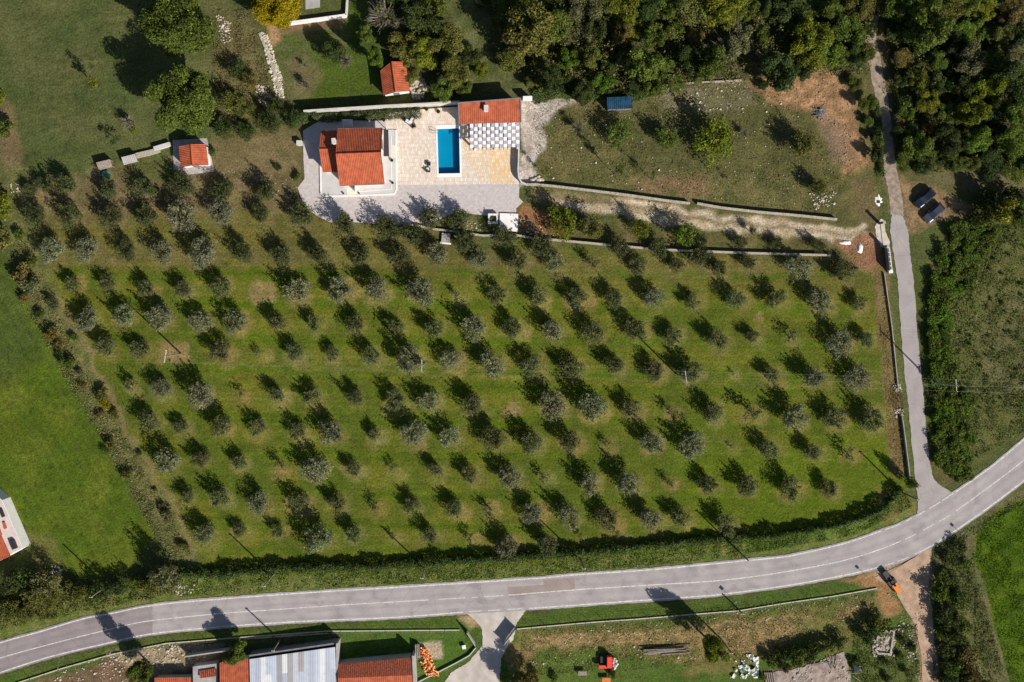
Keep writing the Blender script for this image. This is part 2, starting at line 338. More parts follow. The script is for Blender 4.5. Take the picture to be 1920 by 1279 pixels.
    reg([(1568, 1082), (1650, 1076), (1670, 1100), (1690, 1150), (1665, 1160), (1640, 1100)], (172, 132, 92), 8, .9)
    line([(1700, 1060), (1716, 1100), (1728, 1150), (1738, 1200), (1744, 1290)], 18, (178, 150, 124), .95, 14, c2=(150, 126, 98))
    reg([(1630, 1078), (1745, 1025), (1752, 1090), (1700, 1110), (1668, 1096)], (184, 160, 136), 10, .9, c2=(160, 138, 112), nn=n3)
    line([(1645, 60), (1650, 200), (1666, 320), (1684, 405)], 16, (120, 106, 78), .8, 10)
    # soft overall tone variation of the sward
    col *= (0.86+.28*n2)[:, None]*(0.9+.2*n4)[:, None]*(.88+.24*fbm(px, py, 4, 77, 2))[:, None]
    def inside(poly): return np.clip(sdf(poly, wx, wy)/8, 0, 1)
    fld = inside([(1832, 985), (1880, 950), (4000, 800), (4000, 3000), (1900, 3000), (1850, 1110)]); st = np.sin((px*.93+py*.36)*1.05+3*n1)
    col *= (1+.13*st*fld*(.4+n2))[:, None]
    lm = inside([(-600, 560), (20, 520), (120, 700), (270, 1000), (200, 1080), (-600, 1000)]); st = np.sin((px*.86-py*.5)*.42+4*n4); col *= (1+.07*st*lm)[:, None]
    tuft = (fbm(px, py, 5, 211, 2) > .74)*lm; col *= (1-.35*tuft)[:, None]
    gm = inside(grove); st = np.sin((py-px*.012)*.55+2.5*n1); col *= (1+.06*st*gm)[:, None]
    um = inside([(-600, -200), (300, -200), (260, 240), (40, 320), (-600, 400)]); st = np.sin((px*.3+py*.95)*.5+5*n4); col *= (1+.05*st*um)[:, None]; col *= (1-.28*((fbm(px, py, 6, 311, 2) > .75)*um))[:, None]
    for tr in ([(60, 560), (120, 760), (200, 960), (250, 1040)], [(0, 700), (90, 860), (200, 1030)], [(230, 700), (600, 716), (1000, 724), (1640, 742)], [(330, 1010), (700, 1030), (1100, 1020), (1500, 985), (1640, 930)]):
        for o_ in (0, 16): line([(q[0]+o_, q[1]+o_*.3) for q in tr], 1.2, (112, 108, 56), .28, 3)
    sat = (col.max(1)-col.min(1))/(col.max(1)+1e-6); gk = np.clip((sat-.45)/.4, 0, 1)
    ani = fbm(px*.22+py*.05, py*1.0, 9, 123, 3); col *= (1-.2*gk)[:, None]*.87*(.82+.36*ani)[:, None]; col[:, 0] *= 1+.05*gk
    z = -.07+.05*fbm(x, y, 1.3, 41, 2)
    faces = np.arange(nx*ny).reshape(ny, nx)
    q = np.stack([faces[:-1, :-1], faces[:-1, 1:], faces[1:, 1:], faces[1:, :-1]], -1).reshape(-1, 4)
    cxq = px[q].mean(1); cyq = py[q].mean(1)
    q = q[~((cxq > 817) & (cxq < 866) & (cyq > 238) & (cyq < 328))]
    me = bpy.data.meshes.new('ground'); me.vertices.add(len(x)); me.vertices.foreach_set('co', np.stack([x, y, z], 1).ravel())
    me.loops.add(q.size); me.loops.foreach_set('vertex_index', q.ravel()); me.polygons.add(len(q))
    me.polygons.foreach_set('loop_start', np.arange(0, q.size, 4)); me.polygons.foreach_set('loop_total', np.full(len(q), 4))
    me.update(calc_edges=True); me.polygons.foreach_set('use_smooth', [True]*len(q))
    ca = me.color_attributes.new('turf', 'FLOAT_COLOR', 'POINT')
    ca.data.foreach_set('color', np.concatenate([np.clip(col, .004, 1), np.ones((len(x), 1))], 1).ravel())
    m, t, b = nodes('ground_soil_and_turf'); N = t.nodes.new; L = t.links.new
    at = N('ShaderNodeAttribute'); at.attribute_name = 'turf'; tc = N('ShaderNodeTexCoord')
    def noi(sc, det, lo, hi):
        n = N('ShaderNodeTexNoise'); n.inputs['Scale'].default_value = sc; n.inputs['Detail'].default_value = det; L(tc.outputs['Object'], n.inputs['Vector'])
        r = N('ShaderNodeMapRange'); r.inputs[1].default_value = .32; r.inputs[2].default_value = .68; r.inputs[3].default_value = lo; r.inputs[4].default_value = hi
        L(n.outputs[0], r.inputs[0]); return n, r
    na, ra = noi(3.2, 6, .62, 1.36); nb, rb = noi(.7, 4, .88, 1.12)
    mu = N('ShaderNodeMath'); mu.operation = 'MULTIPLY'; L(ra.outputs[0], mu.inputs[0]); L(rb.outputs[0], mu.inputs[1])
    vm = N('ShaderNodeVectorMath'); vm.operation = 'SCALE'; L(at.outputs['Color'], vm.inputs[0]); L(mu.outputs[0], vm.inputs['Scale'])
    L(vm.outputs[0], b.inputs['Base Color']); b.inputs['Roughness'].default_value = .95; b.inputs['Specular IOR Level'].default_value = .1
    nc, _ = noi(2.6, 5, 0, 1); bp = N('ShaderNodeBump'); bp.inputs['Distance'].default_value = .11; bp.inputs['Strength'].default_value = .9
    L(nc.outputs[0], bp.inputs['Height']); L(bp.outputs[0], b.inputs['Normal'])
    me.materials.append(m); o = bpy.data.objects.new('ground', me); COL.objects.link(o); tag(o, kind='structure')
build_ground()

# ------------------------------------------------------------------ sheets
def catmull(pts, n=10):
    P = [np.array(p, float) for p in pts]; P = [2*P[0]-P[1]]+P+[2*P[-1]-P[-2]]; out = []
    for i in range(1, len(P)-2):
        for k in range(n):
            t = k/n; a, b, c, d = P[i-1:i+3]
            out.append(.5*((2*b)+(-a+c)*t+(2*a-5*b+4*c-d)*t*t+(-a+3*b-3*c+d)*t**3))
    out.append(P[-2]); return np.array(out)
def sheet(name, poly, z, mt, holes=(), jag=0, **kw):
    rings = []
    for pl in [poly]+list(holes):
        P = pl
        if jag:
            P = []; n = len(pl)
            for i in range(n):
                a = np.array(pl[i], float); b = np.array(pl[(i+1) % n], float); k = max(1, int(np.hypot(*(b-a))/3))
                for j in range(k):
                    p = a+(b-a)*j/k; P.append((p[0]+random.uniform(-jag, jag), p[1]+random.uniform(-jag, jag)))
        rings.append([G(p[0], p[1], z) for p in P])
    vs = [v for r in rings for v in r]; tr = tessellate_polygon([[Vector((v.x, v.y, 0)) for v in r] for r in rings])
    fs = []
    for t in tr:
        a, b, c = (vs[i] for i in t); fs.append(tuple(t) if (b-a).cross(c-a).z > 0 else tuple(reversed(t)))
    m = MB(); m.add(vs, fs); return m.build(name, mt, **kw)
def band(name, A, B, z, mt, **kw):
    m = MB(); vs = []; n = len(A)
    for a, b in zip(A, B): vs += [G(a[0], a[1], z), G(b[0], b[1], z)]
    m.add(vs, [(2*i, 2*i+1, 2*i+3, 2*i+2) for i in range(n-1)]); return m.build(name, mt, **kw)

def asphalt(name, base, warm, streak=(1, 0), wear=False):
    m, t, b = nodes(name); N = t.nodes.new; L = t.links.new
    tc = N('ShaderNodeTexCoord'); n1 = N('ShaderNodeTexNoise'); n1.inputs['Scale'].default_value = .35; n1.inputs['Detail'].default_value = 6; L(tc.outputs['Object'], n1.inputs['Vector'])
    n2 = N('ShaderNodeTexNoise'); n2.inputs['Scale'].default_value = 7; n2.inputs['Detail'].default_value = 5; L(tc.outputs['Object'], n2.inputs['Vector'])
    mx = N('ShaderNodeMix'); mx.data_type = 'RGBA'; mx.inputs[6].default_value = (*base, 1); mx.inputs[7].default_value = (*warm, 1)
    r = N('ShaderNodeMapRange'); r.inputs[1].default_value = .35; r.inputs[2].default_value = .65; L(n1.outputs[0], r.inputs[0]); L(r.outputs[0], mx.inputs[0])
    r2 = N('ShaderNodeMapRange'); r2.inputs[1].default_value = .3; r2.inputs[2].default_value = .7; r2.inputs[3].default_value = .9; r2.inputs[4].default_value = 1.1; L(n2.outputs[0], r2.inputs[0])
    vm = N('ShaderNodeVectorMath'); vm.operation = 'SCALE'; L(mx.outputs[2], vm.inputs[0]); L(r2.outputs[0], vm.inputs['Scale'])
    vo = N('ShaderNodeTexVoronoi'); vo.feature = 'DISTANCE_TO_EDGE'; vo.inputs['Scale'].default_value = .22
    nd = N('ShaderNodeVectorMath'); nd.operation = 'ADD'; L(tc.outputs['Object'], nd.inputs[0]); L(n1.outputs[1], nd.inputs[1]); L(nd.outputs[0], vo.inputs['Vector'])
    cr = N('ShaderNodeMapRange'); cr.inputs[1].default_value = 0; cr.inputs[2].default_value = .012; cr.inputs[3].default_value = .8; cr.inputs[4].default_value = 1; L(vo.outputs['Distance'], cr.inputs[0])
    v2 = N('ShaderNodeVectorMath'); v2.operation = 'SCALE'; L(vm.outputs[0], v2.inputs[0]); L(cr.outputs[0], v2.inputs['Scale'])
    if wear:
        wa = N('ShaderNodeAttribute'); wa.attribute_name = 'wear'; v3 = N('ShaderNodeVectorMath'); v3.operation = 'MULTIPLY'
        L(v2.outputs[0], v3.inputs[0]); L(wa.outputs['Color'], v3.inputs[1]); v2 = v3
    L(v2.outputs[0], b.inputs['Base Color']); b.inputs['Roughness'].default_value = .9; b.inputs['Specular IOR Level'].default_value = .2
    return m
ASPH = asphalt('pale_asphalt', C(158, 150, 149), C(171, 164, 161), wear=True); ASPH2 = asphalt('newer_asphalt', C(140, 130, 130), C(150, 140, 139), wear=True); ASPH3 = asphalt('patched_asphalt', C(146, 130, 124), C(158, 142, 136))
LINE = mat('road_paint', C(176, 170, 166), .1, 2.2, .85, col2=C(226, 223, 218), detail=6)

UP = [(-120, 1245), (0, 1204), (75, 1183), (156, 1159), (218, 1147), (271, 1136), (356, 1126.5), (560, 1111), (741, 1100), (900, 1090), (1020, 1082), (1075, 1076.5), (1218, 1067), (1396, 1050), (1460, 1044), (1491, 1039), (1578, 1019), (1650, 995), (1694, 978), (1759, 942), (1850, 880), (1920, 822), (2040, 716)]
LO = [(-120, 1305), (0, 1263), (94, 1233), (200, 1208), (281, 1190.5), (399, 1178), (560, 1167), (741, 1159), (875, 1149), (940, 1145), (1020, 1140.5), (1150, 1131), (1306, 1120), (1360, 1115), (1485, 1098), (1625, 1071), (1713, 1042), (1794, 995), (1920, 903), (2040, 800)]
CE = [(-120, 1275), (0, 1234), (125, 1200), (206, 1180), (275, 1165), (406, 1151), (460, 1147), (647, 1134), (803, 1125), (953, 1116), (1078, 1106), (1218, 1097), (1360, 1087.5), (1485, 1070), (1597, 1047), (1691, 1014), (1760, 978), (1794, 957), (1898, 880), (2040, 765)]
cu, cl, cc = catmull(UP), catmull(LO), catmull(CE)
def yat(c, x): return np.interp(x, c[:, 0], c[:, 1])
X_ = np.arange(-110, 2030, 6.0)
def off(c, x, d):                                        # a curve pushed sideways
    y = yat(c, x); s = (yat(c, x+4)-yat(c, x-4))/8; n = np.hypot(1, s); return x-d*s/n, y+d/n
def strip(name, c, d0, d1, xa, xb, z, mt, **kw):
    xs = np.arange(xa, xb+.1, 4.0); A = np.array(off(c, xs, d0)).T; B = np.array(off(c, xs, d1)).T
    return band(name, A, B, z, mt, **kw)
A = [(x, yat(cu, x)-2.5+random.uniform(-.7, .7)) for x in X_]; B = [(x, yat(cl, x)+2.5+random.uniform(-.7, .7)) for x in X_]
i0 = next(i for i, x in enumerate(X_) if x > 282)
def roadband(A, B, mt, seed):
    K_ = 28; n = len(A); m = MB(); vs = []; wr = []
    for i, (a, b) in enumerate(zip(A, B)):
        for k in range(K_+1):
            t = k/K_; vs.append(G(a[0]+(b[0]-a[0])*t, a[1]+(b[1]-a[1])*t, .02))
            w_ = 1-.10*sum(math.exp(-((t-q)/.045)**2) for q in (.15, .38, .62, .85))
            e = min(t, 1-t); w_ *= 1 if e > .06 else .86+.14*e/.06
            wr.append(w_)
    m.add(vs, [(i*(K_+1)+k, (i+1)*(K_+1)+k, (i+1)*(K_+1)+k+1, i*(K_+1)+k+1) for i in range(n-1) for k in range(K_)])
    o = m.build('road', mt, kind='structure'); P_ = np.array([tuple(v) for v in vs])
    w_ = np.array(wr)*(.93+.14*fbm(P_[:, 0]+50, P_[:, 1]+50, 3.0, seed, 3))*(1-.14*(fbm(P_[:, 0], P_[:, 1], 1.6, seed+5, 2) > .71))
    ca = o.data.color_attributes.new('wear', 'FLOAT_COLOR', 'POINT'); ca.data.foreach_set('color', np.stack([w_, w_, w_, np.ones_like(w_)], 1).ravel())
    me = o.data; nz = me.polygons[0].normal.z
    if nz < 0: me.flip_normals()
roadband(A[i0:], B[i0:], ASPH, 61); roadband(A[:i0+1], B[:i0+1], ASPH2, 62)
sheet('road', [(953, 1101), (1019, 1097), (1019, 1087), (1077, 1083), (1078, 1106), (954, 1121)], .024, ASPH3, kind='structure')
strip('road_marking', cu, .4, 2.6, -108, 1655, .03, LINE, kind='structure'); strip('road_marking', cu, .4, 2.6, 1790, 2020, .03, LINE, kind='structure')
for xa, xb in ((1660, 1690), (1697, 1712), (1718, 1737), (1742, 1762), (1766, 1786)): strip('road_marking', cu, .2, 2.2, xa, xb, .03, LINE, kind='structure')
strip('road_marking', cl, -2.6, -.4, -108, 870, .03, LINE, kind='structure')
for xa, xb in ((880, 905), (915, 942), (952, 982)): strip('road_marking', cl, -2.4, -.8, xa, xb, .03, LINE, kind='structure')
strip('road_marking', cl, -2.6, -.4, 992, 1648, .03, LINE, kind='structure'); strip('road_marking', cl, -2.6, -.4, 1716, 2020, .03, LINE, kind='structure')
for xa, xb in ((1660, 1676), (1684, 1706)): strip('road_marking', cl, -2.2, -.6, xa, xb, .03, LINE, kind='structure')
strip('road_marking', cc, -.8, .8, -108, 806, .03, LINE, kind='structure')
for xa, xb in ((820, 874), (884, 898), (908, 944)): strip('road_marking', cc, -.7, .7, xa, xb, .03, LINE, kind='structure')
strip('road_marking', cc, -.9, .9, 953, 1691, .03, LINE, kind='structure')
for xa, xb in ((1697, 1720), (1731, 1752), (1761, 1783), (1793, 2020)): strip('road_marking', cc, -.9, .9, xa, xb, .03, LINE, kind='structure')
# side road
SL = [(1672.5, 401), (1670, 420), (1670, 441), (1676, 480), (1682, 516), (1685, 556), (1691, 641), (1699, 725), (1704, 770), (1708, 816), (1716, 897), (1721, 940), (1720, 968)]
SR = [(1693, 405), (1698, 420), (1702.5, 435), (1706, 470), (1708, 488), (1714, 537), (1721, 631), (1730, 725), (1734, 770), (1738, 820), (1746, 878), (1755, 903), (1785, 924)]
a_, b_ = catmull(SL, 8), catmull(SR, 8)
jj = lambda P: [(p[0]+random.uniform(-.9, .9), p[1]) for p in P]
band('road', jj(a_), jj(b_), .012, asphalt('side_asphalt', C(156, 147, 145), C(168, 160, 156)), kind='structure')
# dirt lane through the wood, track lower right, gravel yard
GRAV = mat('lane_gravel', C(150, 134, 118), .3, 1.1, .95, .03, 9); GRAV2 = mat('yard_gravel', C(188, 178, 168), .16, .5, .95, .02, 7); DIRT = mat('track_dirt', C(176, 148, 124), .22, .6, .95, .04, 6)
a_ = catmull([(1634, -60), (1640, 0), (1622, 69), (1630, 125), (1644, 203), (1648, 260), (1652, 306), (1664, 350), (1670, 402)], 8); b_ = catmull([(1648, -60), (1656, 0), (1643, 62), (1654, 125), (1667, 203), (1674, 260), (1681, 316), (1690, 360), (1695, 406)], 8)
band('path', jj(a_), jj(b_), .01, GRAV, kind='structure')
a_ = catmull([(1640, 1083), (1655, 1092), (1672, 1098), (1690, 1130), (1712, 1165), (1722, 1200), (1728, 1240), (1730, 1300)], 8); b_ = catmull([(1716, 1045), (1745, 1026), (1744, 1060), (1742, 1095), (1748, 1150), (1752, 1200), (1758, 1240), (1760, 1300)], 8)
band('path', jj(a_), jj(b_), .01, DIRT, kind='structure')
sheet('driveway', [(870, 1148), (990, 1139), (968, 1170), (962, 1200), (950, 1215), (940, 1235), (935, 1300), (820, 1300), (845, 1262), (880, 1240), (905, 1210), (904, 1180), (893, 1165), (882, 1155)], .012, GRAV2, jag=.8, kind='structure')

# ------------------------------------------------------------------ villa grounds
def paver(name, c1, c2, sx, sy, mortar, var=.1, stain=None):
    m, t, b = nodes(name); N = t.nodes.new; L = t.links.new
    tc = N('ShaderNodeTexCoord'); mp = N('ShaderNodeMapping'); L(tc.outputs['Object'], mp.inputs['Vector'])
    br = N('ShaderNodeTexBrick'); br.inputs['Scale'].default_value = 1; br.inputs['Brick Width'].default_value = sx; br.inputs['Row Height'].default_value = sy
    br.inputs['Mortar Size'].default_value = .025; br.inputs['Color1'].default_value = (*c1, 1); br.inputs['Color2'].default_value = (*c2, 1); br.inputs['Mortar'].default_value = (*mortar, 1)
    L(mp.outputs[0], br.inputs['Vector'])
    n1 = N('ShaderNodeTexNoise'); n1.inputs['Scale'].default_value = 1.6; n1.inputs['Detail'].default_value = 5; L(tc.outputs['Object'], n1.inputs['Vector'])
    r = N('ShaderNodeMapRange'); r.inputs[1].default_value = .3; r.inputs[2].default_value = .7; r.inputs[3].default_value = 1-var; r.inputs[4].default_value = 1+var; L(n1.outputs[0], r.inputs[0])
    vm = N('ShaderNodeVectorMath'); vm.operation = 'SCALE'; L(br.outputs[0], vm.inputs[0]); L(r.outputs[0], vm.inputs['Scale']); out = vm.outputs[0]
    if stain:
        mp2 = N('ShaderNodeMapping'); mp2.inputs['Scale'].default_value = (1.8, .6, 1); L(tc.outputs['Object'], mp2.inputs['Vector'])
        n2 = N('ShaderNodeTexNoise'); n2.inputs['Scale'].default_value = 1.1; n2.inputs['Detail'].default_value = 6; L(mp2.outputs[0], n2.inputs['Vector'])
        r2 = N('ShaderNodeMapRange'); r2.inputs[1].default_value = stain[1]; r2.inputs[2].default_value = stain[1]+.16; L(n2.outputs[0], r2.inputs[0])
        mx = N('ShaderNodeMix'); mx.data_type = 'RGBA'; L(r2.outputs[0], mx.inputs[0]); L(out, mx.inputs[6]); mx.inputs[7].default_value = (*stain[0], 1); out = mx.outputs[2]
    L(out, b.inputs['Base Color']); b.inputs['Roughness'].default_value = .85; return m
PAVG = paver('grey_pavers', C(208, 199, 196), C(194, 184, 181), .3, .2, C(168, 158, 152), .12, (C(188, 172, 160), .6))
TRAV = paver('travertine_paving', C(230, 218, 204), C(212, 196, 178), .35, .7, C(196, 178, 158), .12, (C(204, 180, 150), .56))
TRAVO = paver('ochre_stained_travertine', C(232, 214, 188), C(218, 192, 158), .35, .7, C(196, 168, 130), .1, (C(216, 180, 124), .45))
drive = [(568, 245), (600, 226), (736, 226), (736, 345), (973, 345), (974, 352), (973, 370), (981, 379), (968, 391), (968, 404), (908, 404), (868, 399), (850, 400), (800, 421), (765, 424), (700, 419), (665, 417), (620, 417), (600, 408), (580, 395), (566, 375), (558, 352), (571, 335), (569, 300)]
sheet('driveway', drive, .02, PAVG, jag=.3, kind='structure')
deckhole = [(819, 241), (861.5, 239.5), (863.3, 326), (821.5, 327)]
sheet('terrace', [(722, 226), (722, 213), (790, 205), (860, 200), (973, 192), (973, 345), (736, 347)], .06, TRAV, holes=[deckhole], kind='structure')
sheet('terrace', [(917, 280), (960, 280), (961, 344), (918, 345)], .066, TRAVO, jag=.8, kind='structure')
sheet('terrace', [(868, 262), (960, 258), (962, 282), (916, 282), (916, 330), (900, 335), (872, 300)], .064, paver('lightly_stained_travertine', C(230, 214, 192), C(216, 194, 166), .35, .7, C(190, 164, 130), .1, (C(214, 178, 126), .54)), jag=.8, kind='structure')
# walk round the house
WALK = mat('walkway_concrete', C(196, 192, 189), .06, .6, .85)
def rim(name, pts, wd, h, mt, closed=False, z0=0, **kw):
    P = [G(p[0], p[1], 0) for p in pts]; m = MB(); n = len(P)
    if closed: P.append(P[0])
    L_, R2 = [], []
    for i in range(len(P)):
        if closed: t = (P[(i+1) % n]-P[(i-1) % n]).normalized()
        else: t = (P[min(i+1, n-1)]-P[max(i-1, 0)]).normalized()
        q = Vector((-t.y, t.x, 0))*wd/2; L_.append(P[i]+q); R2.append(P[i]-q)
    vs = []
    for a, b in zip(L_, R2): vs += [(a.x, a.y, z0), (b.x, b.y, z0), (b.x, b.y, h), (a.x, a.y, h)]
    fs = [(3, 2, 1, 0)] if not closed else []
    for i in range(len(P)-1):
        b0 = i*4
        for j in range(4): fs.append((b0+j, b0+(j+1) % 4, b0+4+(j+1) % 4, b0+4+j))
    e = (len(P)-1)*4
    if not closed: fs.append((e, e+1, e+2, e+3))
    m.add(vs, fs); return m.build(name, mt, **kw)
sheet('pavement', [(601, 300), (628, 300), (628, 245), (742, 243), (743, 358), (738, 364), (650, 366), (603, 366)], .18, WALK, kind='structure')
rim('kerb', [(742.5, 244), (743.5, 356), (739, 364), (700, 366), (650, 367.5), (608, 368), (602, 364), (601, 300)], .28, .24, WHITE, kind='structure')
rim('kerb', [(734, 255), (734.5, 355), (670, 360)], .14, .22, WHITE, z0=.18, kind='structure')
sheet('pavement', [(650, 352), (668, 351), (668, 366), (650, 367)], .21, mat('cream_step', C(228, 216, 196), .05), kind='structure')
sheet('pavement', [(735, 272), (742, 272), (742, 296), (735, 296)], .21, mat('cream_threshold', C(226, 212, 190), .05), kind='structure')

def wallface(parent, P, Q, t0, t1, z0, z1, kind, mt, d=.05):
    """window or door proud of the wall running P->Q; fractions t0..t1"""
    u = (Q-P); n = Vector((u.y, -u.x, 0)).normalized(); a = P+u*t0; b = P+u*t1
    def bx(a, b, z0, z1, dd):
        m = MB(); o = n*dd; pts = [a, b, b+o, a+o]; m.prism([(p.x, p.y) for p in pts], z0, z1); return m
    f = bx(a, b, z0, z1, d).build(kind, mt, parent); e = (b-a).normalized()*.07
    if kind == 'window': bx(a+e+n*d, b-e+n*d, z0+.07, z1-.07, .012).build('pane', GLASS, f)
    else: bx(b-e*2.5+n*d, b-e*1.3+n*d, z0+1.0, z0+1.15, .06).build('handle', GREYM, f)
    return f
def gable_house(name, ew, er, ridge, zE, zR, wallm, roofm, label, cat, inset=.35, base=0, pitch=.36, openings=(), th=.14, group=None, ext=None, verge=None):
    """ew/er: the two low eave edges as px pairs listed in the same direction; ridge: px pair. Parts: wall, roof_slope, ridge_cap, window, door"""
    a0, a1 = G(*ew[0], zE), G(*ew[1], zE); b0, b1 = G(*er[0], zE), G(*er[1], zE); r0, r1 = G(*ridge[0], zR), G(*ridge[1], zR)
    c = (a0+a1+b0+b1)/4; root = thing(name, (c.x, c.y, base), label, cat, group)
    if ext is None: ext = 0
    for (p0, p1) in ((a0, a1), (b0, b1)):
        MB().slab(p0, p1, r1, r0, th, pitch).build('roof_slope', roofm, root)
    MB().tube([r0+Vector((0, 0, .05)), r1+Vector((0, 0, .05))], .13, 8).build('ridge_cap', roofm, root)
    if verge:
        for p, q in ((a0, r0), (b0, r0), (a1, r1), (b1, r1)): MB().tube([p, q], .09, 4).build('verge_trim', verge, root)
    u = (a1-a0).normalized(); v = (b0-a0); v.z = 0; vl = v.length; v.normalize()
    A0 = a0+u*inset+v*inset; A1 = a1-u*inset+v*inset; B1 = b1-u*inset-v*inset; B0 = b0+u*inset-v*inset
    R0 = Vector((r0.x, r0.y, 0))+u*inset; R1 = Vector((r1.x, r1.y, 0))-u*inset
    k = (zR-zE)*inset/(vl/2); ze = zE+k-th-.05
    m = MB(); zt = zR-th-.06
    V = [A0, R0, B0, B1, R1, A1]; zs = [ze, zt, ze, ze, zt, ze]
    vs = [(p.x, p.y, base) for p in V]+[(p.x, p.y, z) for p, z in zip(V, zs)]
    m.add(vs, [(0, 1, 7, 6), (1, 2, 8, 7), (2, 3, 9, 8), (3, 4, 10, 9), (4, 5, 11, 10), (5, 0, 6, 11), (6, 7, 10, 11), (7, 8, 9, 10)])
    m.build('wall', wallm, root)
    corners = {'A0': A0, 'A1': A1, 'B0': B0, 'B1': B1}
    for (p, q, t0, t1, z0, z1, kind, mt) in openings:
        P = corners[p].copy(); Q = corners[q].copy(); P.z = Q.z = 0
        nrm = Vector(((Q-P).y, -(Q-P).x, 0)); mid = (P+Q)/2
        if nrm.dot(mid-Vector((c.x, c.y, 0))) < 0: P, Q, t0, t1 = Q, P, 1-t1, 1-t0
        wallface(root, P, Q, t0, t1, base+z0, base+z1, kind, mt)
    return root
SHUT = mat('grey_shutter', C(110, 112, 116), .1, 3, .6); DOORW = mat('brown_door', C(110, 72, 48), .2, 4, .6)
B = .18
villa = gable_house('villa', ((633.6, 241), (716.5, 240.5)), ((637.5, 348), (720.5, 345)), ((630, 289), (714, 286)), 3.7, 6.0, WHITE, TERRA,
    'white two-winged villa with orange clay tile roof and tall white chimney', 'house', .4, 0, .3, verge=TERRA,
    openings=[('A1', 'B1', .12, .3, .4, 2.5, 'door', DOORW), ('A1', 'B1', .6, .75, 1.1, 2.3, 'window', SHUT), ('B0', 'B1', .2, .36, .4, 2.5, 'door', DOORW), ('B0', 'B1', .55, .72, 1.1, 2.4, 'window', SHUT), ('A0', 'A1', .3, .45, 1.1, 2.4, 'window', SHUT)])
def roof_addon(root, ew, er, ridge, zE, zR, pitch=.36):
    a0, a1 = G(*ew[0], zE), G(*ew[1], zE); b0, b1 = G(*er[0], zE), G(*er[1], zE); r0, r1 = G(*ridge[0], zR), G(*ridge[1], zR)
    for (p0, p1) in ((a0, a1), (b0, b1)): MB().slab(p0, p1, r1, r0, .14, pitch).build('roof_slope', TERRA, root)
    MB().tube([r0+Vector((0, 0, .05)), r1+Vector((0, 0, .05))], .13, 8).build('ridge_cap', TERRA, root)
    u = (a1-a0).normalized(); i = .35; V = [a0+u*i+Vector((0, -i, 0)), r0+u*i, b0+u*i+Vector((0, i, 0)), b1+Vector((0, i, 0)), r1, a1+Vector((0, -i, 0))]
    zs = [zE-.1, zR-.2, zE-.1, zE-.1, zR-.2, zE-.1]; m = MB()
    vs = [(p.x, p.y, 0) for p in V]+[(p.x, p.y, z) for p, z in zip(V, zs)]
    m.add(vs, [(0, 1, 7, 6), (1, 2, 8, 7), (2, 3, 9, 8), (3, 4, 10, 9), (4, 5, 11, 10), (5, 0, 6, 11), (6, 7, 10, 11), (7, 8, 9, 10)])
    m.build('wing_wall', WHITE, root)
roof_addon(villa, ((602, 245), (636, 244.5)), ((605, 323), (640, 323)), ((598.5, 280), (633, 279.5)), 2.9, 4.1)
for (q0, q1) in (((633.6, 240.6), (716.5, 240.1)), ((637.5, 348.4), (720.5, 345.4))):
    MB().tube([G(*q0, 3.62), G(*q1, 3.62)], .07, 6).build('gutter', GREYM, villa)
p = G(627, 266, 5.4); ch = MB().box(p, .55, .8, 3.2, 6.2, .1).build('chimney', WHITE, villa); MB().box(p, .75, 1.2, 5.9, 6.02, .1).build('chimney_cap', PALE, ch) if False else None
q = MB().box(p, .72, 1.0, 6.2, 6.35, .1); q.build('chimney_cap', PALE, ch)
m = MB(); z = 2.7
pts = [G(*c, z) for c in ((719.5, 243), (728, 243), (729.5, 293), (719, 293))]
m.prism([(c.x, c.y) for c in pts], 2.6, 2.7); aw = m.build('awning', mat('awning_slate', C(58, 52, 54), .15, 3, .8), villa)
for c in ((727, 245), (728.5, 291)):
    g = G(*c, 0); MB().box(g, .1, .1, .15, 2.6).build('post', WHITE, villa)
for (cx_, cy_) in ((668.5, 355), ):
    g = G(cx_, cy_, 0); MB().box(g, .3, 1.2, .18, 1.3).build('pier', WHITE, villa)
# service boxes
def boxy(name, px, py, sx, sy, z0, z1, mt, label, cat, rot=0, capm=None, group=None):
    g = G(px, py, z1); root = thing(name, (g.x, g.y, z0), label, cat, group); m = MB().box(g, sx, sy, z0, z1, rot); m.build('body', mt, root)
    MB().box(g, sx+.12, sy+.12, z1, z1+.06, rot).build('lid', capm or mt, root); return root
boxy('equipment_cabinet', 651.5, 231, 1.8, 1.3, .02, 1.5, PALE, 'pale equipment cabinet behind the villa in its shadow', 'cabinet')
boxy('meter_cabinet', 561, 268, .9, .8, -.05, .9, PALE, 'small white meter box on grass left of the villa', 'cabinet')

# pool
pc = [(820, 242), (860.7, 240.5), (862.5, 325), (822.4, 325.7)]
W4 = [G(*c, 0) for c in pc]; cen = sum(W4, Vector())/4
pool = thing('swimming_pool', (cen.x, cen.y, -.0), 'rectangular blue swimming pool with white coping on the travertine terrace', 'pool')
out = [c+(c-cen).normalized()*.75 for c in W4]; m = MB()
vs = [(p.x, p.y, .1) for p in W4]+[(p.x, p.y, .1) for p in out]+[(p.x, p.y, -.02) for p in W4]+[(p.x, p.y, -.02) for p in out]
m.add(vs, [(i, i+4, (i+1) % 4+4, (i+1) % 4) for i in range(4)]+[(i+4, i+12, (i+1) % 4+12, (i+1) % 4+4) for i in range(4)]+[(i, (i+1) % 4, (i+1) % 4+8, i+8) for i in range(4)]); m.build('coping', mat('coping_stone', C(240, 236, 230), .04), pool)
m = MB(); vs = [(p.x, p.y, -.02) for p in W4]+[(p.x, p.y, -1.15) for p in W4]
m.add(vs, [(i, (i+1) % 4, (i+1) % 4+4, i+4) for i in range(4)]+[(4, 5, 6, 7)]); m.build('basin', mat('pool_liner', (.018, .28, .46), .05, .4, .5), pool)
mw, t, b = nodes('pool_water'); N = t.nodes.new; L = t.links.new
